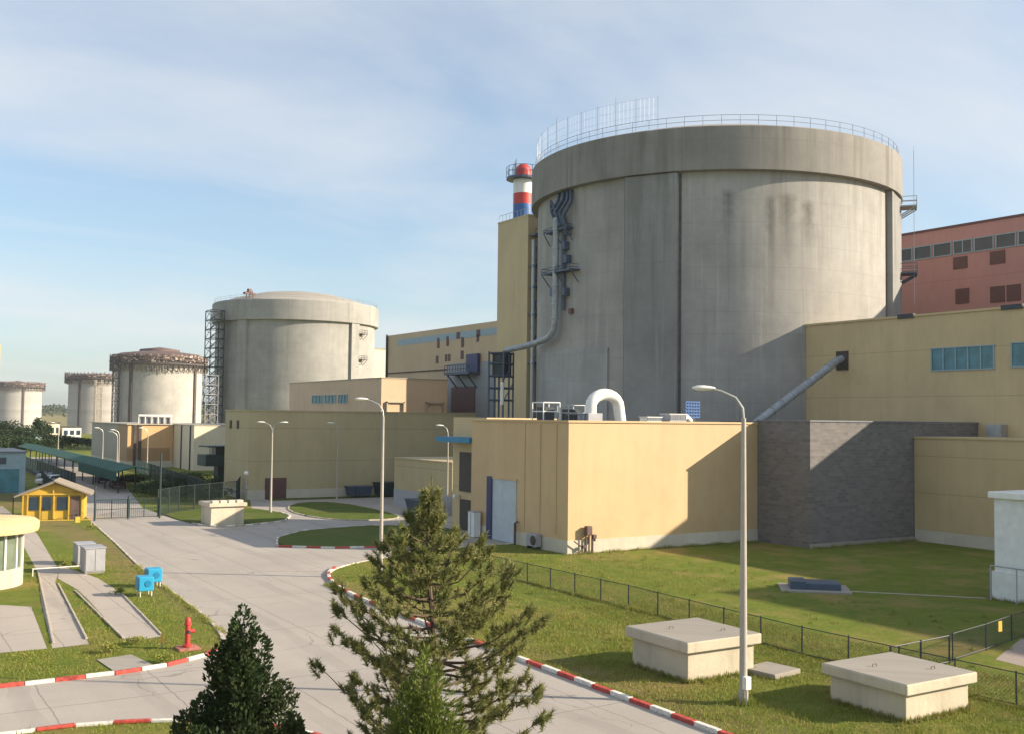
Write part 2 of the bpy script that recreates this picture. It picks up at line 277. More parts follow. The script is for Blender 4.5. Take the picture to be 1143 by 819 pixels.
# ------------------------------------------------------------------ building helpers
class MB:
    def __init__(s): s.b = bmesh.new(); s.mi = 0
    def _f(s, vs):
        try: f = s.b.faces.new(vs); f.material_index = s.mi
        except ValueError: pass
    def box(s, x0, y0, z0, x1, y1, z1):
        v = [s.b.verts.new(p) for p in ((x0,y0,z0),(x1,y0,z0),(x1,y1,z0),(x0,y1,z0),(x0,y0,z1),(x1,y0,z1),(x1,y1,z1),(x0,y1,z1))]
        for q in ((0,3,2,1),(4,5,6,7),(0,1,5,4),(1,2,6,5),(2,3,7,6),(3,0,4,7)): s._f([v[i] for i in q])
        return s
    def obox(s, c, sz, rz=0.0, rx=0.0):
        m = Matrix.Translation(c) @ Matrix.Rotation(rz, 4, 'Z') @ Matrix.Rotation(rx, 4, 'X')
        h = [x/2 for x in sz]; v = []
        for p in ((-1,-1,-1),(1,-1,-1),(1,1,-1),(-1,1,-1),(-1,-1,1),(1,-1,1),(1,1,1),(-1,1,1)):
            v.append(s.b.verts.new(m @ Vector((p[0]*h[0], p[1]*h[1], p[2]*h[2]))))
        for q in ((0,3,2,1),(4,5,6,7),(0,1,5,4),(1,2,6,5),(2,3,7,6),(3,0,4,7)): s._f([v[i] for i in q])
        return s
    def tube(s, pts, r, n=8, r1=None, caps=True):
        pts = [Vector(p) for p in pts]; rings = []; k = len(pts)
        up = None
        for i, p in enumerate(pts):
            d = (pts[min(i+1, k-1)] - pts[max(i-1, 0)]).normalized()
            if up is None:
                up = Vector((0, 0, 1)) if abs(d.z) < .9 else Vector((1, 0, 0))
            a = d.cross(up).normalized(); b = a.cross(d).normalized(); up = b
            rr = r if r1 is None else r + (r1-r)*i/(k-1)
            rings.append([s.b.verts.new(p + (a*math.cos(2*math.pi*j/n) + b*math.sin(2*math.pi*j/n))*rr) for j in range(n)])
        for i in range(k-1):
            for j in range(n): s._f([rings[i][j], rings[i][(j+1)%n], rings[i+1][(j+1)%n], rings[i+1][j]])
        if caps: s._f(rings[0][::-1]); s._f(rings[-1])
        return s
    def lathe(s, c, prof, n=48, a0=0.0, a1=360.0):
        full = abs(a1-a0-360) < 1e-6; m = n if full else n+1; rings = []
        for (r, z) in prof:
            rings.append([s.b.verts.new((c[0]+r*math.cos(R(a0+(a1-a0)*j/n)), c[1]+r*math.sin(R(a0+(a1-a0)*j/n)), z)) for j in range(m)])
        for i in range(len(prof)-1):
            for j in range(n):
                k = (j+1) % m
                s._f([rings[i][j], rings[i][k], rings[i+1][k], rings[i+1][j]])
        if not full:
            s._f([r[0] for r in rings][::-1]); s._f([r[-1] for r in rings])
        return s
    def poly(s, pts, z0, z1=None):
        top = [s.b.verts.new((p[0], p[1], z0 if z1 is None else z1)) for p in pts]; s._f(top)
        if z1 is not None:
            bot = [s.b.verts.new((p[0], p[1], z0)) for p in pts]; s._f(bot[::-1]); k = len(pts)
            for i in range(k): s._f([bot[i], bot[(i+1)%k], top[(i+1)%k], top[i]])
        return s
    def face(s, pts): s._f([s.b.verts.new(p) for p in pts]); return s
    def build(s, name, mats, parent=None, smooth=False, bevel=0, recalc=True):
        if recalc: bmesh.ops.recalc_face_normals(s.b, faces=s.b.faces)
        me = bpy.data.meshes.new(name)
        off = Vector((0, 0, 0))
        p = parent
        while p is not None: off += p.location; p = p.parent
        if off.length: bmesh.ops.translate(s.b, verts=s.b.verts, vec=-off)
        s.b.to_mesh(me); s.b.free()
        for m in (mats if isinstance(mats, (list, tuple)) else [mats]): me.materials.append(m)
        if smooth: me.shade_smooth(); me.set_sharp_from_angle(angle=0.7)
        o = bpy.data.objects.new(name, me); col.objects.link(o); o.parent = parent
        if bevel:
            bv = o.modifiers.new('bevel', 'BEVEL'); bv.width = bevel; bv.segments = 2; bv.limit_method = 'ANGLE'
        return o
def tag(o, label=None, cat=None, group=None, kind=None):
    if label: o['label'] = label
    if cat: o['category'] = cat
    if group: o['group'] = group
    if kind: o['kind'] = kind
    return o
def thing(name, loc, label, cat, group=None):
    o = bpy.data.objects.new(name, None); o.empty_display_size = .5; col.objects.link(o); o.location = loc
    return tag(o, label, cat, group)
def copy_tree(o, parent=None):
    c = o.copy(); col.objects.link(c); c.parent = parent
    for ch in list(o.children): copy_tree(ch, c)
    return c
def struct(mb, name, m, **k): return tag(mb.build(name, m, **k), kind='structure')
def smoothpoly(pts, it=2):
    for _ in range(it):
        q = []
        for i in range(len(pts)):
            a, b = pts[i], pts[(i+1) % len(pts)]
            q += [(a[0]*.75+b[0]*.25, a[1]*.75+b[1]*.25), (a[0]*.25+b[0]*.75, a[1]*.25+b[1]*.75)]
        pts = q
    return pts
def smoothline(pts, it=2):
    for _ in range(it):
        q = [pts[0]]
        for a, b in zip(pts, pts[1:]):
            q += [(a[0]*.75+b[0]*.25, a[1]*.75+b[1]*.25), (a[0]*.25+b[0]*.75, a[1]*.25+b[1]*.75)]
        q.append(pts[-1]); pts = q
    return pts

# ------------------------------------------------------------------ ground and roads
CAMX, CAMY = -45.0, -64.0
def gz(r, az):
    s = min(1, max(0, (r-540)/330)); z = -15*s*s*(3-2*s)
    if r > 1150:
        s2 = min(1, (r-1150)/700); h = 15 + 30*(0.75+0.25*math.sin(az*23.0+1.0)+0.10*math.sin(az*61))
        z += s2*s2*(3-2*s2)*h
    return z
rad = [0, 15, 40, 80, 160, 320, 540, 600, 660, 720, 800, 900, 1000, 1150, 1250, 1350, 1450, 1550, 1650, 1750, 1850, 2000, 2200, 2500, 2800]
g = MB(); prev = None; NA = 240
for i, r in enumerate(rad):
    if i == 0: continue
    ring = [g.b.verts.new((CAMX+r*math.sin(2*math.pi*j/NA), CAMY+r*math.cos(2*math.pi*j/NA), gz(r, 2*math.pi*j/NA))) for j in range(NA)]
    if prev is None: g._f(ring[::-1])
    else:
        g.mi = 1 if r > 560 else 0
        for j in range(NA): g._f([prev[j], ring[j], ring[(j+1) % NA], prev[(j+1) % NA]])
    prev = ring
struct(g, 'ground', [M['grass'], M['field']], recalc=True)

road = [(-95,-21.4),(-36,-21.5),(-34.2,-21.1),(-32.4,-20.2),(-31.2,-18.6),(-30.5,-16),(-29.9,-11.5),(-29.4,-2),(-28.8,8),(-27.5,22),(-26.2,38),(-25.5,46),(-24.5,75),(-20,120),(-20,190),
        (-6,190),(-9,120),(-14,80),(-18.6,52),(-18.6,40),(-9,45),(-5,58),(25,58),(25,8),(0,8),(0,7.5),(-2.5,7.5),(-6.3,7.0),(-11.0,5.2),(-15.2,3.2),(-17.8,1.2),(-19.5,-1.4),(-20.6,-5.5),(-21.2,-10),(-21.3,-25),(-21.1,-60),(-21,-120),
        (-31.5,-120),(-31.5,-37),(-32,-33.2),(-33.6,-30.2),(-36,-28.6),(-40,-27.4),(-95,-27.0)]
struct(MB().poly(road, 0.004), 'road', M['road'])
struct(MB().poly([(-33.2,60),(-33.0,35),(-34.9,7.5),(-36.2,-3),(-37.5,-15.4),(-36.0,-15.3),(-34.6,3),(-33.6,8),(-31.8,30.8),(-31.2,60)], 0.004), 'footpath', M['path'])
struct(MB().poly([(-33.2,10.6),(-32.6,7),(-32.1,3.8),(-32.0,-2),(-32.9,-15.2),(-34.5,-15.6),(-34.0,-4),(-33.9,0),(-34.2,4.6)], 0.008), 'footpath', M['path'])
struct(MB().poly([(-60,-3.2),(-38.1,-3.4),(-36.9,-4.6),(-37.7,-15.4),(-39.5,-15.3),(-60,-15)], 0.004), 'pavement', M['path'])
struct(MB().poly([(-36.3,-18.6),(-34.9,-18.3),(-34.5,-20.9),(-36.1,-21.0)], 0.03), 'pavement', M['slab'])
struct(MB().poly([(-3.2,7.9),(-0.02,7.9),(-.02,14.3),(1.4,14.3),(1.4,20),(-2,20),(-3.2,14)], 0.012), 'pavement', M['slab'])
struct(MB().poly([(-3.5,-36.6),(1.5,-34.6),(6,-38),(4,-42),(-4,-41)], 0.006), 'pavement', M['pad'])
p_ = []
for (x, y) in ((3.0,-19.0),(4.6,-20.6),(7,-23.2),(10.6,-27.0)): p_.append((x, y))
struct(MB().poly([(a, b+.22) for a, b in p_] + [(a, b-.22) for a, b in p_[::-1]], 0.010), 'path', M['path'])
# grass islands inside the paved yard
isl1 = smoothpoly([(-17.2,13.6),(-14,10.8),(-10.5,9.8),(-6,11.5),(-1.5,14.3),(.4,16),(.5,21),(-4,24.9),(-11.4,23.4),(-15.4,19.2)], 1)
isl2 = smoothpoly([(-18.7,39.5),(-18.4,33),(-17.3,29.6),(-14.5,29.7),(-10.3,31.9),(-8.0,36.5),(-7.6,41),(-8.5,46),(-12,50),(-18.3,50)], 1)
isl3 = smoothpoly([(-6.8,37.5),(-5.4,30.2),(-2,29.0),(1.3,30),(2.8,37),(3.0,50),(-1,52),(-5,46)], 1)
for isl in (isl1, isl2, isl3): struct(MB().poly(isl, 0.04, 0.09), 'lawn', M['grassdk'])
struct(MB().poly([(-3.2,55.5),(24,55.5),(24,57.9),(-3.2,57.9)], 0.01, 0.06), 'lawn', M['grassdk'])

def kerb(pts, mats, seg=1.0, wd=0.18, h=0.14, closed=False, alt=True):
    if closed: pts = pts + [pts[0]]
    # resample
    out = []; carry = 0.0
    P = [Vector((a, b, 0)) for a, b in pts]; tot = [0]
    for a, b in zip(P, P[1:]): tot.append(tot[-1] + (b-a).length)
    def at(s):
        for i in range(len(P)-1):
            if s <= tot[i+1] or i == len(P)-2:
                k = (s-tot[i])/max(1e-6, tot[i+1]-tot[i]); return P[i].lerp(P[i+1], k)
    n = int(tot[-1]/seg); mb = MB()
    for i in range(n):
        a, b = at(i*seg+.015), at((i+1)*seg-.015); c = (a+b)/2; d = b-a
        mb.mi = (i % 2) if alt else 0
        jz = random.uniform(-.012, .012)
        mb.obox((c.x, c.y, h/2+jz), (d.length, wd, h), math.atan2(d.y, d.x)+random.uniform(-.012, .012))
    o = struct(mb, 'kerb', mats, bevel=0.02); return o
kerb([(-95,-21.35),(-36,-21.45),(-34.2,-21.05),(-32.4,-20.15),(-31.3,-18.7)], [M['kred'], M['kwhite']], 1.05)
kerb(smoothline([(-95,-26.95),(-40,-27.35),(-36,-28.55),(-33.6,-30.2),(-32,-33.2),(-31.5,-37),(-31.5,-80)]), [M['kred'], M['kwhite']], 1.15, h=.10)
kerb([(-31.0,-18.2),(-30.45,-16),(-29.85,-11.5),(-29.35,-2),(-28.75,8),(-27.45,22),(-26.15,38)], [M['kerbold'], M['kerb']], 1.0, h=.05)
kerb(smoothline([(0,7.4),(-2.5,7.4),(-6.3,6.9),(-11.0,5.1),(-15.2,3.1),(-17.8,1.1),(-19.5,-1.5)], 1), [M['kwhite'], M['kerbold']], .9, h=.08)
kerb(smoothline([(-17.9,1.0),(-19.5,-1.5),(-20.6,-5.5),(-21.2,-10),(-21.3,-25),(-21.1,-60),(-21,-100)], 1), [M['kred'], M['kwhite']], 1.12, wd=.22, h=.16)
kerb([(-17.3,13.5),(-14,10.9),(-10.5,9.8),(-6,11.4),(-1.5,14.2)], [M['kred'], M['kwhite']], 1.1)
kerb([(-17.3,13.8),(-15.4,19.2),(-11.4,23.5),(-4,25),(.4,21)], [M['kerb'], M['kwhite']], 1.0, h=.1)
kerb([(-18.5,33),(-17.3,29.5),(-14.5,29.6),(-10.2,31.8),(-7.9,36.5),(-7.5,41)], [M['kerb'], M['kwhite']], .9)
kerb(isl3, [M['kerb'], M['kerb']], 1.0, h=.1, closed=True)
for l, s in (((-34.9,7.5),(-37.4,-15.2)), ((-34.5,2.6),(-36.0,-15.2)), ((-34.1,-.5),(-34.5,-15.4)), ((-32.0,-2),(-32.85,-15))):
    kerb([l, s], [M['kerb'], M['kerb']], 1.3, wd=.10, h=.07)

# ------------------------------------------------------------------ reactors
def buttress(c, az, r, z0, z1, half, depth=0.9):
    a = R(az); ca, sa = math.cos(a), math.sin(a); mb = MB()
    pts = []
    for (rr, tt) in ((r-1.5, -half), (r+depth, -half), (r+depth, half), (r-1.5, half)):
        pts.append((c[0]+rr*ca-tt*sa, c[1]+rr*sa+tt*ca))
    return mb.poly(pts, z0, z1)
def rail(mb, c, r, z, h, n, a0=0, a1=360, rr=.03):
    for i in range(n+1):
        a = R(a0+(a1-a0)*i/n); x, y = c[0]+r*math.cos(a), c[1]+r*math.sin(a)
        mb.tube([(x, y, z), (x, y, z+h)], rr, 4)
        if i < n:
            b = R(a0+(a1-a0)*(i+1)/n); x2, y2 = c[0]+r*math.cos(b), c[1]+r*math.sin(b)
            for q in (h, h*.5): mb.tube([(x, y, z+q), (x2, y2, z+q)], rr*.8, 4, caps=False)

r1 = thing('reactor_building', (C1[0], C1[1], 0), 'huge grey concrete reactor cylinder with thick top ring behind the yellow building, nearest and largest', 'reactor building', 'round concrete reactor buildings')
MB().lathe(C1, [(22.1, 0), (22.1, 37.5)], 160).build('wall', M['conc1'], r1, smooth=True)
MB().lathe(C1, [(22.1, 36.55), (22.95, 36.6), (22.95, 41.25), (22.7, 41.4), (21.6, 41.4), (21.4, 40.9)], 160).build('ring_beam', M['conc1r'], r1, smooth=True)
MB().lathe(C1, [(21.6, 40.95), (17, 43.1), (10, 44.8), (4, 45.4), (.01, 45.5)], 96).build('dome', M['dome'], r1, smooth=True)
for az in (-149.4, -61.5, 30.6, 120): buttress(C1, az, 22.1, 0, 36.5, 3.0, .5).build('buttress', M['conc1b'], r1, bevel=.05)
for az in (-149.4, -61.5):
    for sg in (-1, 1): buttress(C1, az+sg*8.15, 22.1, 0, 36.5, .16, .03).build('joint', M['jointdk'], r1)  # painted groove shade: dark strips on the flush wall, not cut recesses
mb = MB(); rail(mb, C1, 22.5, 41.4, 1.15, 72, rr=.035); mb.build('roof_railing', M['galv'], r1)
mb = MB()   # tall open scaffold net on the left part of the rim
for i in range(15):
    a = R(120+i*6.6); x, y = C1[0]+22.3*math.cos(a), C1[1]+22.3*math.sin(a); hh = 3.9 if i % 4 else 4.4
    mb.tube([(x, y, 41.3), (x, y, 41.3+hh)], .028, 4)
    if i < 14:
        b = R(120+(i+1)*6.6); x2, y2 = C1[0]+22.3*math.cos(b), C1[1]+22.3*math.sin(b)
        for q in (1.9, 2.8, 3.8): mb.tube([(x, y, 41.3+q), (x2, y2, 41.3+q)], .010, 3, caps=False)
        for q in range(1, 5):
            k = q/5; mb.tube([(x+(x2-x)*k, y+(y2-y)*k, 42.4), (x+(x2-x)*k, y+(y2-y)*k, 45.1)], .005, 3, caps=False)
mb.build('rim_scaffold', M['galv'], r1)
# repaired block of concrete low on the left
MB().lathe(C1, [(22.1, 9), (22.32, 9), (22.32, 17.8), (22.1, 17.9)], 20, 158, 197).build('wall_patch', M['concpatch'], r1)
def platform(c, az, r, z, wdt, dep, par, m, name='platform', h=1.1, br=True):
    a = R(az); ca, sa = math.cos(a), math.sin(a); mb = MB()
    def P(rr, tt, zz): return (c[0]+rr*ca-tt*sa, c[1]+rr*sa+tt*ca, zz)
    mb.poly([P(r-.2, -wdt/2, 0)[:2], P(r+dep, -wdt/2, 0)[:2], P(r+dep, wdt/2, 0)[:2], P(r-.2, wdt/2, 0)[:2]], z, z+.16)
    for tt in (-wdt/2, 0, wdt/2):
        if h: mb.tube([P(r+dep, tt, z), P(r+dep, tt, z+h)], .05, 4)
        if br: mb.tube([P(r, tt, z-1.4), P(r+dep, tt, z)], .07, 4)
    if h:
        for q in (h, h*.5):
            mb.tube([P(r, -wdt/2, z+q), P(r+dep, -wdt/2, z+q), P(r+dep, wdt/2, z+q), P(r, wdt/2, z+q)], .04, 4)
    return mb.build(name, m, par)
def C1p(az, r, z): return (C1[0]+r*math.cos(R(az)), C1[1]+r*math.sin(R(az)), z)
platform(C1, 175.5, 22.1, 31.9, 5.2, .9, r1, M['bluedk'], h=.5)
platform(C1, 177.5, 22.1, 26.9, 6.2, 1.2, r1, M['bluedk'], h=.7)
platform(C1, -52.5, 22.1, 35.6, 2.6, 2.4, r1, M['galv'], h=1.2)
platform(C1, -52.5, 22.1, 27.6, 2.6, 2.4, r1, M['bluedk'], h=1.2)
mb = MB()
for dx in (-.3, .3): mb.tube([C1p(-52.5+dx*2.4, 24.2, 24), C1p(-52.5+dx*2.4, 24.2, 42.5)], .03, 4)
for i in range(36): mb.tube([C1p(-53.2, 24.2, 24+i*.54), C1p(-51.8, 24.2, 24+i*.54)], .025, 4)
mb.build('ladder', M['galv'], r1)
# pipe bundle under the ring
mb = MB()
for k, (da, dz, rr) in enumerate(((0, 0, .28), (2.2, -.6, .22), (-2.6, .3, .2), (4.0, -1.8, .2))):
    a = 177.6+da; mb.tube([C1p(a, 22.3, 36.4), C1p(a+1.2, 22.7, 35.4+dz*.3), C1p(a-1.6, 23.0, 34.2+dz*.5), C1p(a-.5, 22.8, 33.0+dz), C1p(a+.6, 22.5, 31.9+dz*.4)], rr, 7)
mb.tube([C1p(171, 22.5, 34.6), C1p(173, 23.0, 35.6), C1p(175, 22.9, 34.6), C1p(175.5, 22.7, 33)], .17, 6)
mb.build('pipe_bundle', M['bluedk'], r1, smooth=True)
mb = MB()
for a, z in ((173, 24.8), (179.8, 24.6), (180.5, 28.4), (179.5, 30.0)): mb.obox(C1p(a, 22.5, z), (.7, .7, .9), R(a))
mb.tube([C1p(178.6, 22.5, 22.5), C1p(178.6, 22.5, 33.4)], .22, 6)
mb.build('junction_boxes', M['bluedk'], r1)
MB().obox(C1p(-178.0, 22.3, 22.3), (.3, .6, .6), R(2)).build('junction_box', M['maroon'], r1)

dk = thing('ventilation_duct', C1p(177, 22.7, 19), 'silvery vertical duct on the left of the nearest reactor, bending left at its foot', 'duct')
pts = [C1p(176.2, 22.95, 33.4), C1p(176.2, 22.95, 27), C1p(176.1, 22.95, 21.4), C1p(175.6, 22.95, 20.3), C1p(173.5, 23.05, 19.55), C1p(170, 23.1, 19.2), C1p(164, 23.4, 18.95), C1p(157, 24.2, 18.7), C1p(151, 26.0, 18.4)]
MB().tube(pts, .37, 14).build('duct_pipe', M['ductm'], dk, smooth=True)
for z in (32, 29.8, 27.6, 25.4, 23.2, 21.6): MB().tube([C1p(176.2, 22.95, z), C1p(176.2, 22.95, z+.14)], .45, 14).build('flange', M['galv'], dk)
# support frame where the duct comes down
fr = thing('duct_support_frame', C1p(150, 26.5, 0), 'dark steel frame holding the duct end between the tall ochre shaft and the reactor', 'steel frame')
mb = MB(); f0 = Vector(C1p(151, 25.6, 0)); e1 = Vector((.85, .53, 0)); e2 = Vector((-.53, .85, 0))
for i in (-1.6, 0, 1.2):
    for j in (0, 2.0):
        p = f0+e1*i+e2*j; mb.tube([(p.x, p.y, 0), (p.x, p.y, 18.2)], .14, 4)
for z in (12.2, 13.7, 15.2, 16.7, 18.0):
    for j in (0, 2.0):
        a = f0+e1*-1.6+e2*j; b = f0+e1*1.2+e2*j; mb.tube([(a.x, a.y, z), (b.x, b.y, z)], .12, 4)
    for i in (-1.6, 1.2):
        a = f0+e1*i; b = a+e2*2; mb.tube([(a.x, a.y, z), (b.x, b.y, z)], .12, 4)
for z in (12, 14.6): a = f0+e1*-1.6; b = f0+e1*1.2; mb.tube([(a.x, a.y, z), (b.x, b.y, z+2.4)], .08, 4)
mb.build('frame', M['bluedk'], fr)
mb = MB(); c = f0+e2*1.0; mb.obox((c.x, c.y, 16.6), (2.2, 1.6, 2.6), math.atan2(.53, .85)); mb.build('plenum_box', M['dark'], fr)
mb = MB(); c = f0+e1*-1.9; mb.tube([(c.x, c.y, 11.6), (c.x, c.y, 14.4)], .22, 8); mb.build('drop_pipe', M['whitem'], fr, smooth=True)

r2 = thing('reactor_building', (C2[0], C2[1], 0), 'grey concrete reactor cylinder with low dome and red rooftop beacon, behind the olive building', 'reactor building', 'round concrete reactor buildings')
MB().lathe(C2, [(22.1, 0), (22.1, 36)], 120).build('wall', M['conc2'], r2, smooth=True)
MB().lathe(C2, [(22.1, 34.9), (23.1, 35.0), (23.1, 40.2), (22.8, 40.5), (21, 40.5), (20.9, 40.2)], 120).build('ring_beam', M['conc2'], r2, smooth=True)
MB().lathe(C2, [(21.2, 40.3), (18, 41.9), (11, 43.7), (5, 44.5), (.01, 44.7)], 80).build('dome', M['dome'], r2, smooth=True)
for az in (-149, -66.3, 30, 120): buttress(C2, az, 22.1, 0, 35, 1.5, .7).build('buttress', M['conc2'], r2)
platform(C2, -59, 22.1, 32.2, 2.6, 1.5, r2, M['rustdk']); platform(C2, -59, 22.1, 25.2, 2.6, 1.5, r2, M['rustdk'])
mb = MB(); rail(mb, C2, 22.6, 40.5, 1.1, 56, rr=.035); mb.build('roof_railing', M['galv'], r2)
mb = MB()
for i in range(3): a = R(-152+i*3); mb.tube([(C2[0]+20*math.cos(a), C2[1]+20*math.sin(a), 40.3), (C2[0]+20*math.cos(a), C2[1]+20*math.sin(a), 42.8)], .12, 5)
mb.obox((C2[0]+20*math.cos(R(-149)), C2[1]+20*math.sin(R(-149)), 42.2), (3.4, 1.0, .5), R(20)); mb.obox((C2[0]+20*math.cos(R(-149)), C2[1]+20*math.sin(R(-149)), 43.0), (1.0, .8, .9), R(20))
mb.build('roof_beacon', M['maroon'], r2)

def lattice(name, x0, y0, sx, sy, z1, lvl, m, label, cat, th=.14, flights=True, group=None):
    t = thing(name, (x0, y0, 0), label, cat, group); mb = MB(); st = MB()
    n = max(1, int(z1/lvl)); cs = ((0, 0), (sx, 0), (sx, sy), (0, sy))
    for (a, b) in cs: mb.tube([(x0+a, y0+b, 0), (x0+a, y0+b, z1)], th, 4)
    for i in range(n+1):
        z = i*lvl
        for k in range(4):
            a, b = cs[k], cs[(k+1) % 4]; mb.tube([(x0+a[0], y0+a[1], z), (x0+b[0], y0+b[1], z)], th*.7, 4, caps=False)
            if i < n: mb.tube([(x0+a[0], y0+a[1], z), (x0+b[0], y0+b[1], z+lvl)], th*.5, 4, caps=False)
        if flights and i < n:
            st.box(x0+.2, y0+.2, z, x0+sx-.2, y0+sy*.35, z+.12)
            st.face([(x0+.4, y0+sy*.4, z), (x0+sx-.4, y0+sy*.4, z+lvl), (x0+sx-.4, y0+sy*.8, z+lvl), (x0+.4, y0+sy*.8, z)])
    mb.build('frame', m, t)
    if flights: st.build('stair_flights', m, t)
    return t
lattice('stair_tower', 34.5, 214.0, 3.6, 5.0, 37.5, 2.5, M['dark'], 'dark open stair scaffold standing against the left side of the second reactor', 'stair tower', .14)
lattice('stair_tower', 31.0, 205.0, 3.2, 3.0, 20.0, 2.5, M['grey'], 'low grey steel scaffold in front of the dark stair tower, left of the second reactor', 'stair tower', .10)

def far_reactor(c, label, z0, wall_m, rim_z, deck, cap, buts, posts=54):
    r = thing('reactor_building', (c[0], c[1], z0), label, 'reactor building', 'round concrete reactor buildings')
    MB().lathe(c, [(22.1, z0), (22.1, rim_z)], 96).build('wall', wall_m, r, smooth=True)
    for az in buts: buttress(c, az, 22.1, z0, rim_z, .8, .8).build('buttress', M['taupe'] if False else M['rustdk'], r)
    MB().lathe(c, [(22.0, deck), (25.0, deck), (25.0, deck+.9), (22.0, deck+1.2)], 96).build('work_deck', M['rustdk'], r, smooth=True)
    mb = MB()
    for i in range(posts):
        a = R(360*i/posts); b = R(360*(i+.5)/posts)
        p = lambda rr, an, z: (c[0]+rr*math.cos(an), c[1]+rr*math.sin(an), z)
        mb.tube([p(24.8, a, deck-3.0), p(24.8, a, deck+5.2)], .22, 4)
        mb.tube([p(22.2, a, deck-3.4), p(24.8, a, deck+.2)], .2, 4)
        mb.tube([p(24.8, a, deck+.9), p(24.8, b, deck+3.2)], .14, 4)
    mb.build('scaffold_posts', M['rustdk'], r)
    mb = MB(); rq = random.Random(int(c[1]))
    for i in range(260):
        a = R(rq.uniform(0, 360)); zz = deck+rq.choice((1.3, 1.9, 2.6, 3.1, 4.1, 4.7)); rr = rq.uniform(24.2, 25.2)
        mb.obox((c[0]+rr*math.cos(a), c[1]+rr*math.sin(a), zz), (.2, rq.uniform(.4, 1.3), rq.uniform(.35, .9)), a)
    for i in range(120):
        a = R(360*i/120); mb.tube([(c[0]+23.3*math.cos(a), c[1]+23.3*math.sin(a), deck-3.6), (c[0]+24.6*math.cos(a), c[1]+24.6*math.sin(a), deck-.2-rq.uniform(0, 1.5))], .13, 4)
    tag(mb.build('formwork_panels', M['paleform'], r), kind='stuff')
    mb = MB()
    for z in (deck+2.2, deck+3.6): mb.lathe(c, [(24.6, z), (24.95, z), (24.95, z+.45), (24.6, z+.45)], 72)
    mb.build('scaffold_rails', M['rust'], r)
    MB().lathe(c, [(22.1, rim_z-.2), (22.9, rim_z), (22.9, rim_z+3.2), (20, rim_z+4.4), (cap[0], rim_z+cap[1]), (cap[0]*.96, rim_z+cap[1]+1.2), (.01, rim_z+cap[1]+2.6)], 72).build('steel_roof', M['rust'], r, smooth=False)
    return r
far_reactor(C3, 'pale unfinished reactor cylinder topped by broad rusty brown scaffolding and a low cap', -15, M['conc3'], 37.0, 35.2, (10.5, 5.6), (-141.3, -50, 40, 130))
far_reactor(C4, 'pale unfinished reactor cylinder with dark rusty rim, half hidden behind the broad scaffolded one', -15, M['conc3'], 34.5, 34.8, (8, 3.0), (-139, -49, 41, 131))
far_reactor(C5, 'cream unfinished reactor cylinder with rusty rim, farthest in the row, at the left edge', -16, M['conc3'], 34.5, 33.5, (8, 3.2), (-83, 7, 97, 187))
lattice('stair_tower', 103.5, 742.0, 4.5, 4.5, 34, 4, M['taupe'], 'slender pale stair scaffold on the right side of the fourth reactor', 'stair tower', .3, False)
lattice('stair_tower', 68.0, 503.0, 3.0, 3.0, 40, 4, M['rustdk'], 'thin rusty scaffold mast on the left side of the third reactor', 'stair tower', .22, False)

# ------------------------------------------------------------------ windows
def window_T(par, t, a0, a1, z0, z1, n, glass, frame, d=.12, fw=.10, name='window'):
    # window on a wall facing -X at x = t
    mb = MB()
    mb.box(t-d, a0-fw, z0-fw, t+.02, a1+fw, z0); mb.box(t-d, a0-fw, z1, t+.02, a1+fw, z1+fw)
    for i in range(n+1):
        y = a0+(a1-a0)*i/n; mb.box(t-d+.004, y-fw/2, z0, t+.02, y+fw/2, z1)
    f = mb.build(name, frame, par)
    MB().box(t-d*.12, a0, z0, t+.01, a1, z1).build('pane', glass, f)
    return f
def window_A(par, a, t0, t1, z0, z1, n, glass, frame, d=.12, fw=.10, name='window'):
    mb = MB()
    mb.box(t0-fw, a-d, z0-fw, t1+fw, a+.02, z0); mb.box(t0-fw, a-d, z1, t1+fw, a+.02, z1+fw)
    for i in range(n+1):
        x = t0+(t1-t0)*i/n; mb.box(x-fw/2, a-d+.004, z0, x+fw/2, a+.02, z1)
    f = mb.build(name, frame, par)
    MB().box(t0, a-d*.35, z0, t1, a+.01, z1).build('pane', glass, f)
    return f

# ------------------------------------------------------------------ yellow building and its neighbours
yb = thing('service_building', (0, 0, 0), 'bright yellow clad block with cream plinth and white gooseneck vent on its flat roof', 'building')
MB().box(0, 0, 1.0, 23.5, 14.4, 9.8).build('wall', M['yellow'], yb)
MB().box(-.04, -.04, 0, 23.5, 14.44, 1.0).build('plinth', M['plinth'], yb)
mb = MB(); mb.box(-.10, -.10, 9.72, 23.5, .18, 9.88); mb.box(-.10, .18, 9.72, .18, 14.5, 9.88); mb.build('roof_edge', M['yellow'], yb)
MB().box(.2, .2, 9.8, 23.4, 14.3, 9.83).build('roof', M['flatroof'], yb)
d = MB().box(-.09, 7.1, 0.05, .02, 10.7, 5.0).build('roller_door', M['doorb'], yb)
MB().box(-.22, 10.7, 0.02, .02, 11.45, 5.15).build('door_jamb', M['navy'], yb)
MB().box(-.16, 6.95, 5.0, .02, 10.7, 5.16).build('door_lintel', M['yellow'], yb)
mb = MB()
for i in range(3): mb.box(-.05, 1.5+i*2.2, 1.3, -.012, 1.62+i*2.2, 9.6)
mb.build('drip_strip', M['yellow'], yb)
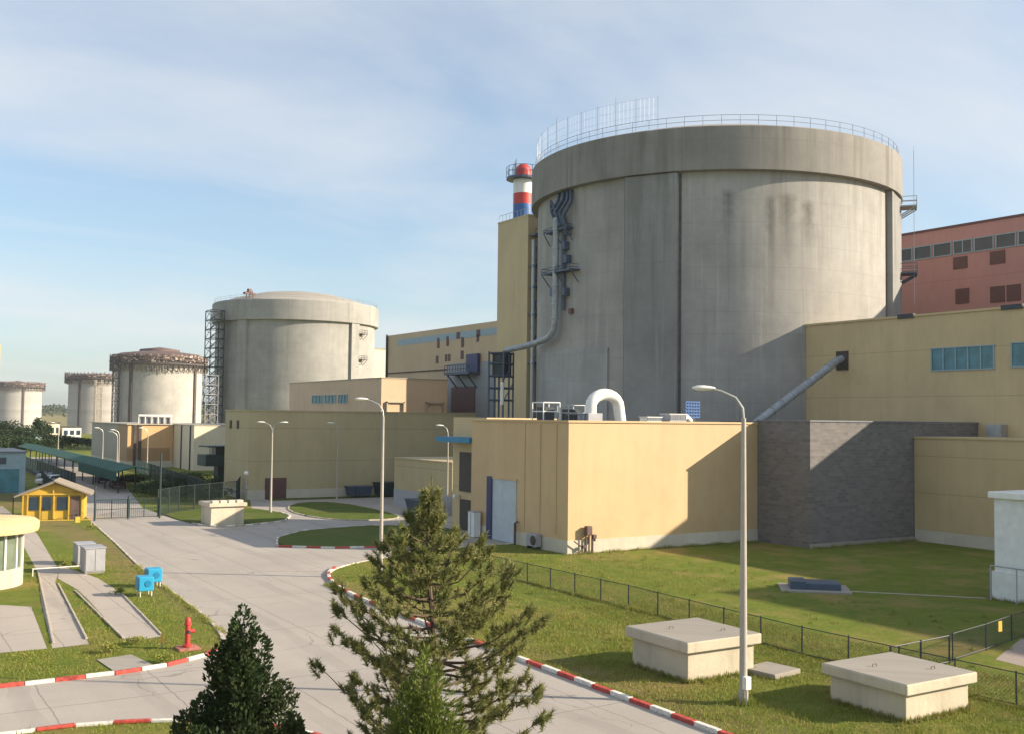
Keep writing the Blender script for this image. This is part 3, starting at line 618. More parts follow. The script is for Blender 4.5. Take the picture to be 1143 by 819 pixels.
# recessed link between yellow block and olive block
lk = thing('link_block', (1.5, 14.5, 0), 'narrow pale beige block in the gap behind the yellow building, with blue canopy', 'building')
MB().box(1.5, 14.46, 0, 9, 20.4, 10.0).build('wall', M['upper'], lk)
MB().box(1.38, 16.2, 3.4, 1.52, 19.0, 6.9).build('upper_opening', M['louvre'], lk)
MB().box(1.36, 16.4, .02, 1.52, 18.8, 2.7).build('lower_opening', M['louvre'], lk)
MB().box(-.2, 14.5, 7.8, 1.5, 20.6, 8.25).build('canopy', M['cyandk'], lk)
MB().box(.9, 18.9, 2.8, 1.36, 19.3, 3.1).build('wall_lamp', M['lampglass'], lk)
br = thing('brick_building', (19.3, -5.75, 0), 'grey brick block with flat roof standing out beside the yellow building', 'building')
mb = MB(); mb.box(19.3, -5.75, 0, 32.0, 0, 10.0); mb.box(23.5, 0, 0, 41, 9, 10.0); mb.box(32.0, -5.75, 0, 41, 0, 9.99); mb.build('wall', M['brick'], br)
mb = MB(); mb.box(19.22, -5.83, 10.0, 41, -5.55, 10.12); mb.box(19.22, -5.55, 10.0, 19.5, 0, 10.12); mb.build('parapet_cap', M['greydk'], br)
MB().box(19.24, -5.82, 0, 32, -5.75, .35).build('footing', M['slab'], br)
lo = thing('low_annex', (32, -5.8, 0), 'low ochre clad annex with cream plinth right of the grey brick building', 'building')
MB().box(32.0, -44, 1.0, 40.98, -5.8, 8.75).build('wall', M['lowbox'], lo)
MB().box(31.95, -44, 0, 40.98, -5.84, 1.0).build('plinth', M['plinth'], lo)
MB().box(31.9, -44, 8.7, 40.98, -5.78, 8.84).build('roof_edge', M['lowbox'], lo)
MB().box(31.9, -8.2, 4.6, 32.0, -7.6, 5.2).build('wall_vent', M['maroon'], lo) if False else None
MB().box(40.0, -8.6, 8.84, 40.95, -7.2, 9.95).build('roof_hatch', M['galv'], lo)
up = thing('turbine_hall', (41, 15, 0), 'tall ochre clad hall wall with teal strip windows, right of the nearest reactor', 'building')
mb = MB(); mb.box(41, -13, 0, 64, 15.3, 20.1); mb.box(41, -50, 0, 64, -13, 17.6); mb.box(41, -95, 0, 64, -50, 22.5); mb.build('wall', M['upper'], up)
mb = MB(); mb.box(40.85, -13, 20.1, 41.3, 15.4, 20.3); mb.build('roof_edge', M['lowbox'], up)
window_T(up, 41, -7.4, -1.0, 14.95, 16.9, 5, M['glass'], M['ltblue'])
window_T(up, 41, -14.5, -9.1, 15.0, 17.0, 4, M['glass'], M['ltblue'])
MB().box(40.86, 8.8, 15.3, 41.02, 10.3, 17.2).build('louvre', M['louvre'], up)
for a in (4.5, -2.6): pass
mb = MB(); mb.box(40.8, 0.9, 20.0, 41.2, 2.7, 20.42); mb.build('roof_vent', M['dark'], up)
mb = MB(); mb.box(40.8, -10.2, 20.0, 41.2, -8.2, 20.42); mb.build('roof_vent', M['dark'], up)
sd_ = thing('inclined_duct', (35, 9.6, 13), 'grey sloping duct running from the louvre in the ochre hall down behind the brick building', 'duct')
mb = MB(); mb.tube([(41.0, 9.6, 16.4), (40.2, 9.6, 16.2), (28.4, 9.6, 9.6)], .40, 12); mb.build('duct_pipe', M['ductm'], sd_, smooth=True)
for k in range(1, 9):
    q = k/9; x = 40.2-11.8*q; z = 16.2-6.6*q; MB().tube([(x+.06, 9.6, z+.034), (x-.06, 9.6, z-.034)], .46, 12).build('flange', M['galv'], sd_)

# roof equipment on the yellow block
gv = thing('gooseneck_vent', (5.6, 4, 9.83), 'big white gooseneck vent pipe bent in an arch on the yellow roof', 'roof vent')
bend = [(4.95, 4, 9.9), (4.95, 4, 11.0)] + [(6.35-1.4*math.cos(R(18*k)), 4, 11.0+1.0*math.sin(R(18*k))) for k in range(1, 10)] + [(7.75, 4, 11.0), (7.95, 4, 9.83)]
MB().tube(bend, .46, 16).build('pipe', M['whitem'], gv, smooth=True)
MB().box(4.2, 3.3, 9.83, 5.6, 4.8, 10.45).build('base', M['grey'], gv, bevel=.03)
def roofbox(x0, y0, x1, y1, h, m, label, legs=False, name='roof_unit'):
    t = thing(name, ((x0+x1)/2, (y0+y1)/2, 9.83), label, 'roof unit')
    MB().box(x0, y0, 9.83+(.15 if legs else 0), x1, y1, 9.83+h).build('casing', m, t, bevel=.03)
    mb = MB(); mb.box(x0+.02, y0-.012, 9.83+h*.25, x1-.02, y0-.001, 9.83+h*.9)
    n = max(3, int((x1-x0)/.25))
    for i in range(n): x = x0+.1+(x1-x0-.2)*i/(n-1); mb.box(x-.03, y0-.03, 9.83+h*.3, x+.03, y0-.002, 9.83+h*.85)
    mb.build('grille', M['greydk'], t); MB().box(x0-.06, y0-.06, 9.83+h, x1+.06, y1+.06, 9.83+h+.06).build('lid', M['whitem'], t)
    return t
roofbox(9.6, 2.6, 11.1, 3.6, .35, M['whitem'], 'low white roof unit between the gooseneck vent and the ribbed grey unit')
roofbox(11.8, 2.4, 13.6, 3.6, .62, M['grey'], 'ribbed grey roof unit on the yellow roof next to a white cowl')
t = thing('roof_cowl', (14.1, 3, 9.83), 'small white rounded cowl at the right of the ribbed grey roof unit', 'roof vent')
MB().tube([(13.8, 3, 9.83), (13.9, 3, 10.2), (14.2, 3, 10.25), (14.6, 3, 9.9)], .22, 10).build('hood', M['whitem'], t, smooth=True)
t = thing('roof_panel', (15.6, 4, 9.83), 'blue lattice panel standing on the right of the yellow roof', 'panel')
mb = MB()
for i in range(6): mb.box(14.9+i*.3, 4, 10.2, 15.0+i*.3, 4.08, 11.5)
for i in range(6): mb.box(14.9, 3.95, 10.2+i*.26, 16.5, 4.0, 10.3+i*.26)
mb.build('lattice', M['blue'], t); MB().box(15.4, 3.9, 9.83, 15.9, 4.2, 10.2).build('foot', M['dark'], t)
def cage(x0, y0, x1, y1, h, m, label):
    t = thing('roof_cage', ((x0+x1)/2, (y0+y1)/2, 9.83), label, 'railing cage'); mb = MB()
    for x in (x0, x1):
        for y in (y0, y1): mb.tube([(x, y, 9.83), (x, y, 9.83+h)], .05, 5)
    for z in (h*.5, h): mb.tube([(x0, y0, 9.83+z), (x1, y0, 9.83+z), (x1, y1, 9.83+z), (x0, y1, 9.83+z), (x0, y0, 9.83+z)], .05, 5)
    mb.build('frame', m, t); MB().box(x0+.3, y0+.2, 9.83, x1-.4, y1-.2, 9.83+h*.75).build('motor', M['dark'], t); return t
cage(2.0, 6.4, 3.6, 8.0, 1.45, M['whitem'], 'white framed cage round a motor, leftmost on the yellow roof')
cage(4.2, 6.0, 5.8, 7.6, 1.25, M['galv'], 'grey framed cage beside the white one on the yellow roof')
t = thing('roof_railing', (3.3, 3.6, 9.83), 'short dark railing in front of the grey cage on the yellow roof', 'railing'); mb = MB()
for i in range(7): mb.tube([(2.2+i*.38, 3.6, 9.83), (2.2+i*.38, 3.6, 10.35)], .04, 4)
mb.tube([(2.2, 3.6, 10.35), (4.5, 3.6, 10.35)], .04, 4); mb.build('rails', M['dark'], t)

# gas regulator and pipes on the front wall
t = thing('gas_regulator', (1.9, -.4, 0), 'brown valve cluster with bent pipes at the sunlit front corner of the yellow building', 'valve set')
mb = MB(); mb.tube([(1.7, -.35, 0), (1.7, -.35, 1.35)], .06, 8); mb.tube([(2.0, -.35, 0), (2.0, -.35, 1.1), (2.2, -.35, 1.25), (2.2, -.35, .9)], .09, 8); mb.tube([(1.4, -.35, 0), (1.4, -.35, 1.9)], .05, 8); mb.tube([(.3, -.4, 1.0), (.5, -.4, .85), (1.0, -.4, .55), (1.4, -.4, .55)], .05, 8); mb.tube([(.45, -.4, .15), (.85, -.4, .2), (1.1, -.4, .55)], .04, 8); mb.build('pipes', M['rust'], t, smooth=True)
mb = MB(); mb.obox((1.62, -.35, 1.7), (.5, .4, .7)); mb.obox((2.15, -.35, 1.25), (.35, .3, .3)); mb.obox((1.15, -.4, .55), (.3, .3, .22)); mb.build('valve_body', M['rust'], t, bevel=.05)
t = thing('air_conditioner', (-.4, 3.9, 0), 'small grey outdoor cooling unit low on the shaded side of the yellow building', 'air conditioner')
MB().box(-.62, 3.3, .2, -.12, 4.7, 1.15).build('casing', M['grey'], t, bevel=.03)
o = MB().lathe((0, 0), [(.34, 0), (.38, .03), (.30, .05), (.01, .05)], 20).build('fan_guard', M['louvre'], t)
o.rotation_euler = (0, R(-90), 0); o.location = (-.23, -.2, .68); 
for v in o.data.vertices: v.co = v.co + t.location
mb = MB(); mb.box(-.6, 3.4, 0, -.15, 3.5, .2); mb.box(-.6, 4.5, 0, -.15, 4.6, .2); mb.build('feet', M['dark'], t)
t = thing('white_cabinet', (-.6, 12.9, 0), 'tall narrow white cabinet beside the blue framed roller door', 'cabinet')
MB().box(-.9, 12.3, .05, -.25, 13.3, 2.1).build('casing', M['white'], t, bevel=.02); MB().box(-.93, 12.25, 2.1, -.22, 13.35, 2.16).build('top', M['grey'], t); MB().box(-.93, 12.78, .15, -.9, 12.82, 2.0).build('door_gap', M['greydk'], t)
t = thing('wall_pipe', (-.3, 6.7, 0), 'short brown bollard pipe at the right side of the roller door', 'bollard'); MB().tube([(-.35, 6.75, 0), (-.35, 6.75, 1.7), (-.1, 6.75, 1.8)], .1, 8).build('pipe', M['rust'], t)

# tower shaft, chimney and pipes behind
tw = thing('stair_shaft', (35, 60, 0), 'tall blank ochre shaft left of the nearest reactor', 'tower')
MB().box(35, 60.2, 0, 45, 68.4, 38.5).build('wall', M['tower'], tw)
MB().box(34.95, 60.1, 38.5, 45.05, 68.5, 38.75).build('parapet', M['tower'], tw)
mb = MB()
for i in range(9): mb.tube([(35.1, 60.3+i, 38.75), (35.1, 60.3+i, 39.7)], .03, 4)
mb.tube([(35.1, 60.3, 39.7), (35.1, 68.3, 39.7)], .03, 4); mb.build('railing', M['galv'], tw)
ch = thing('striped_chimney', (37.0, 64.6, 0), 'red, white and blue banded chimney rising behind the ochre shaft', 'chimney')
cz = (36.9, 64.6)
for z0, z1, m in ((38.6, 41.0, 'blue'), (41.0, 42.6, 'red'), (42.6, 44.6, 'whitem'), (45.0, 46.2, 'red')): MB().lathe(cz, [(.01, z0), (1.45 if z0 < 45 else 1.15, z0), (1.45 if z0 < 45 else 1.15, z1), (.01, z1)], 24).build('band', M[m], ch, smooth=True)
MB().lathe(cz, [(1.1, 46.2), (1.0, 46.6), (.5, 47), (.01, 47.05)], 20).build('cap', M['red'], ch, smooth=True)
mb = MB(); mb.lathe(cz, [(1.1, 44.6), (2.5, 44.65), (2.5, 44.95), (1.1, 45.0)], 20); rail(mb, cz, 2.45, 45, 1.5, 12, rr=.05)
for k in range(5): mb.tube([(cz[0]-2.0+k*.15, cz[1]-1.2+k*.5, 45), (cz[0]-2.0+k*.15, cz[1]-1.2+k*.5, 47.3-.2*k)], .04, 4)
mb.build('service_platform', M['bluedk'], ch)
pp = thing('riser_pipes', (38, 59.6, 0), 'bundle of grey riser pipes with small platforms between the ochre shaft and the reactor', 'pipes')
mb = MB()
for k, (x, rr) in enumerate(((35.5, .34), (36.35, .2), (37.0, .25))): mb.tube([(x, 59.4, 0), (x, 59.4, 35-k)], rr, 10)
mb.build('pipe', M['galv'], pp, smooth=True)
for z in (17.5, 24.3, 28.2, 31.2, 35.6):
    mb = MB(); mb.box(35.2, 58.6, z, 39.5, 60.15, z+.25)
    for x in (35.3, 37.4, 39.4): mb.tube([(x, 58.65, z+.2), (x, 58.65, z+.95)], .05, 4)
    mb.tube([(35.2, 58.65, z+.9), (39.5, 58.65, z+.9)], .05, 4); mb.build('bracket_platform', M['bluedk'], pp)
for z in (21, 26, 29.6, 33.6): MB().obox((36.2, 59.0, z), (1.0, .6, .9)).build('valve_box', M['bluedk'], pp)

# long ochre hall behind the shaft
lh = thing('long_hall', (47, 85, 0), 'long sand coloured hall with teal stripe and small dark windows, left of the ochre shaft', 'building')
MB().box(47, 78, 0, 70, 131.2, 26.3).build('wall', M['longtan'], lh)
MB().box(46.96, 87.5, 24.0, 47, 126.5, 25.2).build('stripe', M['ltblue'], lh)
mb = MB(); mb.box(46.85, 84, 0, 47, 105.5, 19.6); mb.build('grey_panel', M['greypanel'], lh)
MB().box(46.8, 105.5, 18.6, 47, 131.2, 18.8).build('cornice', M['rustdk'], lh)
for (a, z, ww, hh) in ((109.2, 22.7, .9, 1.9), (105.6, 22.9, .9, 1.8), (100.0, 22.4, 1.0, 1.8), (109.6, 19.9, .9, 1.4), (106.1, 20.1, .8, 1.3), (104.9, 20.1, .8, 1.3), (100.1, 20.3, 1.0, 1.5), (94.6, 23.1, .8, 1.2), (101.6, 24.0, 1.3, 1.2), (94.4, 24.0, 1.3, 1.2)):
    f = MB().box(46.93, a-ww/2, z, 47.02, a+ww/2, z+hh).build('window', M['maroon'], lh)
bc = MB(); bc.box(44.6, 93.5, 17.5, 46.84, 102.5, 17.9)
for i in range(10): bc.tube([(44.7, 93.6+i*.98, 17.9), (44.7, 93.6+i*.98, 19.1)], .06, 4)
bc.tube([(44.7, 93.6, 19.1), (44.7, 102.4, 19.1)], .07, 4); bc.tube([(44.7, 93.6, 18.5), (44.7, 102.4, 18.5)], .05, 4)
for a in (94.5, 98, 101.5): bc.tube([(46.8, a, 15.2), (44.8, a, 17.5)], .14, 4)
bc.build('balcony', M['bluedk'], lh)
mb = MB(); mb.box(46.3, 93.5, 17.95, 46.8, 97.5, 21); mb.build('balcony_door', M['navy'], lh)
MB().box(46.7, 95, 11, 46.84, 103.5, 15.4).build('loading_recess', M['maroon'], lh)
MB().box(46.6, 131.0, 0, 47.0, 131.3, 26.5).build('corner_pipe', M['rustdk'], lh)
pe = thing('peach_building', (26.6, 90, 0), 'peach coloured flat block with a sunlit gable end, behind the olive building', 'building')
MB().box(26.6, 90, 0, 38.6, 132, 16.1).build('wall', M['peach'], pe); MB().box(26.5, 89.9, 16.1, 38.7, 132.1, 16.25).build('roof_edge', M['taupe'], pe)
for a0, a1 in ((114.6, 119.8), (108.6, 113.6), (103.6, 107.4)): window_T(pe, 26.6, a0, a1, 12.3, 13.6, 3, M['glass'], M['ltblue'])
for x in (27.4, 34.6):
    mb = MB(); mb.box(x, 89.6, 10.3, x+3.2, 90, 10.5); mb.box(x, 89.6, 12.2, x+3.2, 90, 12.4); mb.box(x, 89.6, 10.3, x+.2, 90, 12.4); mb.box(x+3, 89.6, 10.3, x+3.2, 90, 12.4); mb.build('vent_frame', M['taupe'], pe)
bk = thing('cream_building', (108, 266, 0), 'pale cream block peeping out between the second reactor and the long hall', 'building')
MB().box(103.5, 266, 0, 118, 290, 32.8).build('wall', M['cream'], bk); MB().box(103.3, 265.8, 32.8, 118.2, 290.2, 33.1).build('roof_edge', M['taupe'], bk)
# olive front block
ob = thing('olive_building', (-5.3, 58, 0), 'long shaded olive clad block with maroon door and pale plinth, across the paved yard', 'building')
MB().box(-5.3, 58, 0, 25.6, 67.4, 10.45).build('wall', M['olive'], ob)
MB().box(-5.36, 57.93, 0, 25.6, 67.46, 1.1).build('plinth', M['plinth'], ob)
MB().box(-5.4, 57.9, 10.45, 25.7, 67.5, 10.6).build('roof_edge', M['olive'], ob)
f = MB().box(-3.2, 57.85, .05, -.6, 58.0, 2.5).build('door', M['maroon'], ob)
for a in (62.2, 65.0): MB().box(-5.42, a-.3, 8.3, -5.3, a+.3, 9.3).build('vent_slot', M['louvre'], ob)
an = thing('small_annex', (7, 30.5, 0), 'small low olive annex with lilac grey base between the olive and yellow buildings', 'building')
MB().box(7.0, 30.5, 1.9, 20, 44, 5.3).build('wall', M['olive'], an); MB().box(6.95, 30.45, 0, 20, 44, 1.9).build('base', M['grey'], an); MB().box(6.9, 30.4, 5.3, 20, 44.1, 5.42).build('roof_edge', M['olive'], an)

# pink building
pk = thing('pink_building', (80, 10, 0), 'pink red hall with a ribbon of dark windows rising behind the ochre hall', 'building')
MB().box(80, -70, 0, 105, 42, 36.3).build('wall', M['pink'], pk)
MB().box(79.85, -70, 36.3, 105, 42.1, 36.6).build('roof_edge', M['maroon'], pk)
for k in range(10):
    a1 = 33.3-k*3.1; window_T(pk, 80, a1-2.7, a1, 32.7, 34.3, 2 if k in (3, 7) else 1, M['glassdk'], M['ltblue'], fw=.14)
for (a0, a1, z0, z1) in ((22.0, 24.1, 30.6, 32.2), (16.6, 18.7, 30.6, 32.3), (21.8, 23.8, 25.9, 27.9)):
    MB().box(79.9, a0, z0, 80.01, a1, z1).build('louvre', M['maroon'], pk)
for a0, a1 in ((14.5, 16.4), (16.7, 18.7)): MB().box(79.9, a0, 25.6, 80.01, a1, 27.7).build('louvre', M['maroon'], pk)
MB().box(79.8, 25, 23.0, 80.01, 42, 23.7).build('red_band', M['red'], pk)

# white block at the right edge
wb = thing('white_block', (10.7, -28, 0), 'white rendered block with a projecting cap at the right edge of the lawn', 'building')
MB().box(10.7, -36, 0, 18, -27.25, 5.95).build('wall', M['white'], wb); MB().box(10.45, -36.2, 5.75, 18.2, -27.0, 6.12).build('cap', M['whitem'], wb, bevel=.04); MB().box(10.55, -36.1, 0, 18.1, -27.15, 1.6).build('base', M['white'], wb)
mb = MB()
for i in range(5): mb.tube([(10.2, -27.3-i*1.6, 0), (10.2, -27.3-i*1.6, 1.95)], .04, 5)
mb.tube([(10.2, -27.3, 1.95), (10.2, -33.7, 1.95)], .04, 5); mb.build('handrail', M['grey'], wb)

# ------------------------------------------------------------------ orange / cream blocks on the left
og = thing('orange_building', (-2, 138, 0), 'orange fronted low block with dark drainpipe strips, left of the cream block', 'building')
MB().box(-2, 138, 1.2, 6.2, 172, 7.9).build('wall', M['orange'], og)
MB().box(-2.02, 137.9, 1.2, 5.6, 138, 3.6).build('lower_band', M['orangedk'], og)
MB().box(-2.05, 137.85, 0, 6.2, 172, 1.2).build('plinth', M['plinth'], og)
MB().box(-2.06, 138.02, 1.2, -2.0, 147, 7.9).build('side_return', M['orangedk'], og); MB().box(-2.06, 147, 1.2, -2.0, 172, 7.9).build('side_cladding', M['taupe'], og)  # brown return sheet: orange wall with its shade put into the colour
for x in (-1.0, -.1): MB().box(x, 137.7, .3, x+.5, 137.95, 7.9).build('downpipe', M['rustdk'], og)
MB().box(-2.3, 137.7, 7.9, 6.4, 172.2, 8.1).build('roof_edge', M['taupe'], og)
t = thing('roof_unit', (4, 142, 8.1), 'white framed equipment rack on the orange roof in front of the third reactor', 'roof unit')
mb = MB(); x0 = 0.5
for i in range(6): mb.box(x0+i*1.2, 141, 8.1, x0+.12+i*1.2, 141.3, 9.6)
mb.box(x0, 140.9, 9.5, x0+6.2, 141.4, 9.8); mb.build('frame', M['whitem'], t)
mb = MB()
for i in range(5): mb.box(x0+.25+i*1.2, 141.5, 8.1, x0+1.1+i*1.2, 142.3, 9.3)
mb.build('unit_casing', M['greydk'], t)
ce = thing('cream_block', (6.4, 124, 0), 'sunlit cream block with a shaded bluish side, left of the olive building', 'building')
MB().box(6.3, 124, 0, 24, 160, 7.95).build('wall', M['cream'], ce); MB().box(6.2, 123.9, 7.95, 24, 160.1, 8.1).build('roof_edge', M['taupe'], ce)
for a in (126, 132): MB().box(6.15, a, 0, 6.3, a+.5, 7.9).build('downpipe', M['rustdk'], ce)
bo = thing('guard_booth', (-3.4, 78, 0), 'dark green raised watch booth with flat roof, standing before the cream block', 'guard booth')
MB().box(-5.2, 76, 3.1, 0.3, 80, 4.6).build('parapet', M['greendk'], bo); MB().box(-3.6, 77, 4.6, -1.2, 79, 5.6).build('cabin', M['glassdk'], bo); MB().box(-5.0, 75.8, 5.6, .2, 80.2, 5.78).build('roof', M['greendk'], bo)
mb = MB(); mb.box(-3.2, 77, 0, -1.6, 79, 3.1); mb.build('stem', M['greendk'], bo)
mb = MB()
for x in (-4.6, -3.4, -1.4, -.3): mb.tube([(x, 76.2, 4.6), (x, 76.2, 5.6)], .06, 4)
mb.build('roof_posts', M['dark'], bo)
# green canopy over parked cars
ca = thing('green_canopy', (-15, 75, 0), 'long green sheet canopy on dark posts over parked cars, behind the yellow guard house', 'canopy')
mb = MB()
mb.face([(-16.8, 74, 2.7), (-14.6, 74, 3.3), (-12.6, 185, 3.3), (-14.8, 185, 2.7)]); mb.face([(-14.6, 74, 3.3), (-12.2, 74, 2.8), (-10.2, 185, 2.8), (-12.6, 185, 3.3)])
o = mb.build('roof', M['green'], ca); sm = o.modifiers.new('solid', 'SOLIDIFY'); sm.thickness = .12
for i in range(13):
    for x in (-16.5, -12.6): MB().tube([(x+i*.165, 74.5+i*9, 0), (x+i*.165, 74.5+i*9, 2.8)], .09, 6).build('post', M['dark'], ca)
MB().box(-16.9, 74, 1.5, -16.8, 100, 2.7).build('side_sheet', M['green'], ca)
bb = thing('blue_building', (-29, 80, 0), 'pale blue flat roofed hut at the left edge behind the yellow guard house', 'building')
MB().box(-44, 78.5, 0, -26.7, 92, 5.0).build('wall', M['ltblue'], bb); MB().box(-44, 78.3, 5.0, -26.5, 92.2, 5.15).build('roof', M['greydk'], bb)
MB().box(-30.5, 78.42, 3.6, -28.9, 78.5, 4.4).build('window', M['glassdk'], bb); MB().box(-29.6, 78.42, .1, -27.4, 78.5, 3.0).build('door', M['glass'], bb)

# yellow guard house (gable end faces the camera)
ghc = Vector((-28.5, 43.9, 0)); ga = R(-14)
gh = thing('guard_house', (ghc.x, ghc.y, 0), 'small yellow timber guard house with low pale gable roof by the gate', 'guard house')
gh.rotation_euler = (0, 0, ga)
def loc(mb, name, m, par, **k):      # meshes in the house's own turned axes
    o = mb.build(name, m, None, **k); o.parent = par; return o
loc(MB().box(-2.65, -1.4, 0, 2.65, 2.6, 2.4), 'wall', M['ygold'], gh)
gb = MB(); gb.face([(-2.65, -1.4, 2.4), (2.65, -1.4, 2.4), (0, -1.4, 3.4)]); gb.face([(-2.65, 2.6, 2.4), (2.65, 2.6, 2.4), (0, 2.6, 3.4)])
loc(gb, 'gable', M['ygold'], gh)
mb = MB(); mb.face([(-3.35, -2.0, 2.22), (0, -2.0, 3.55), (0, 3.1, 3.55), (-3.35, 3.1, 2.22)]); mb.face([(3.35, -2.0, 2.22), (0, -2.0, 3.55), (0, 3.1, 3.55), (3.35, 3.1, 2.22)])
o = loc(mb, 'roof', M['roofsh'], gh); sm = o.modifiers.new('solid', 'SOLIDIFY'); sm.thickness = .14
for x0, x1, z0, z1, nm in ((-2.1, -1.3, .9, 2.1, 'window'), (-.95, -.2, .9, 2.1, 'window'), (.3, 1.2, .9, 2.1, 'window'), (1.5, 2.3, .02, 2.15, 'door')):
    f = loc(MB().box(x0, -1.5, z0, x1, -1.39, z1), nm, M['glassdk'] if nm == 'window' else M['rust'], gh)
mb = MB()
for x in (-2.65, -2.25, -1.15, 0.0, 1.3, 2.45): mb.box(x, -1.58, 0, x+.12, -1.42, 2.4)
mb.box(-2.65, -1.6, 2.3, 2.65, -1.44, 2.44); mb.box(-.06, -1.6, 2.44, .06, -1.44, 3.3)
loc(mb, 'timber_frame', M['ygold'], gh)

# yellow gantry at the left edge
gy = thing('gantry_crane', (-30, 104, 0), 'yellow gantry crane end just entering at the left edge above the far reactor', 'crane')
MB().box(-52, 101, 14.2, -27.55, 103.5, 19.6).build('girder', M['ygold'], gy, bevel=.3); MB().box(-50, 101, 0, -48, 103, 14.2).build('leg', M['ygold'], gy); MB().box(-38, 101, 0, -36.5, 103, 14.2).build('leg', M['ygold'], gy)

# round kiosk
kc = (-39.2, 4.3)
ki = thing('round_kiosk', (kc[0], kc[1], 0), 'round glazed gatehouse with cream drum base and thick cream roof disc, at the left edge', 'kiosk')
MB().lathe(kc, [(3.0, 0), (3.0, 1.05), (.01, 1.05)], 64).build('base', M['vault'], ki, smooth=True)
MB().lathe(kc, [(2.92, 1.05), (2.92, 3.05)], 48).build('glazing', M['glassgr'], ki, smooth=True)
mb = MB()
for i in range(20): a = R(18*i); mb.obox((kc[0]+2.96*math.cos(a), kc[1]+2.96*math.sin(a), 2.05), (.1, .12, 2.0), a)
mb.build('mullions', M['whitem'], ki)
MB().lathe(kc, [(2.6, 3.05), (3.75, 3.1), (3.8, 3.25), (3.8, 3.6), (3.6, 3.75), (.01, 3.85)], 64).build('roof', M['kroof'], ki, smooth=True)

# ------------------------------------------------------------------ concrete vaults
def vault(x0, y0, x1, y1, h, lid, label, name='concrete_vault', bits=2, group='cream concrete vaults on the grass'):
    t = thing(name, ((x0+x1)/2, (y0+y1)/2, 0), label, 'concrete vault', group)
    MB().box(x0, y0, -.05, x1, y1, h).build('wall', M['vault'], t, bevel=.02)
    MB().box(x0-.22, y0-.22, h+.02, x1+.22, y1+.22, h+lid).build('lid', [M['vault']], t, bevel=.035); MB().box(x0+.03, y0+.03, h-.01, x1-.03, y1-.03, h+.03).build('bearing_joint', M['jointdk'], t)
    MB().box(x0-.18, y0-.18, h+lid, x1+.18, y1+.18, h+lid+.012).build('lid_top', M['slab'], t)
    rq = random.Random(int(x0*10)); mb = MB()
    for k in range(70):
        e = rq.random(); sd3 = rq.randrange(4); o_ = rq.uniform(.02, .16); q = (x0+(x1-x0)*e, y0-o_) if sd3 == 0 else (x0+(x1-x0)*e, y1+o_) if sd3 == 1 else (x0-o_, y0+(y1-y0)*e) if sd3 == 2 else (x1+o_, y0+(y1-y0)*e)
        mb.obox((q[0], q[1], .02), (rq.uniform(.04, .16), rq.uniform(.04, .12), rq.uniform(.03, .10)), rq.uniform(0, 3), rq.uniform(-.3, .3))
    tag(mb.build('soil_clods', M['soil'], t), kind='stuff')
    for k in range(bits):
        px, py = x0+(x1-x0)*(.3+.45*k), y0+(y1-y0)*(.65-.4*k)
        MB().tube([(px-.1, py, h+lid+.01), (px-.1, py, h+lid+.1), (px+.1, py, h+lid+.1), (px+.1, py, h+lid+.01)], .015, 5).build('lifting_loop', M['rust'], t)
    return t
vault(-17.75, -33.25, -14.3, -29.9, 1.15, .42, 'cream concrete vault with a flat overhanging lid, just left of the near lamp post')
vault(-14.95, -40.9, -11.6, -37.7, .95, .38, 'cream concrete vault with flat overhanging lid, right of the square slab by the fence')
t = vault(-17.6, 30.3, -14.6, 33.4, 1.7, .35, 'small far cream vault with vent blocks on its lid, on grass by the gate', bits=0)
for i in range(4):
    MB().box(-17.5+i*.75, 30.25, 2.06, -16.95+i*.75, 30.9, 2.28).build('vent_block', M['plinth'], t)
t = thing('concrete_slab', (-13.8, -33.5, 0), 'flat square concrete slab on the grass right of the near lamp post', 'slab')
MB().obox((-13.7, -33.6, .09), (1.7, 1.6, .22), R(8)).build('cover', M['slab'], t, bevel=.03)
t = thing('sunken_pit', (4, -19.8, 0), 'low dark blue covered pit with concrete rim in the middle of the lawn', 'pit cover')
MB().obox((4.0, -19.9, .04), (4.0, 3.0, .12), R(-42)).build('rim', M['slab'], t); MB().obox((4.0, -19.9, .28), (2.9, 1.7, .42), R(-42)).build('cover', M['bluedk'], t, bevel=.06)
mb = MB(); mb.obox((3.3, -19.2, .3), (.9, 1.9, .5), R(-42)); mb.build('hatch', M['bluedk'], t)

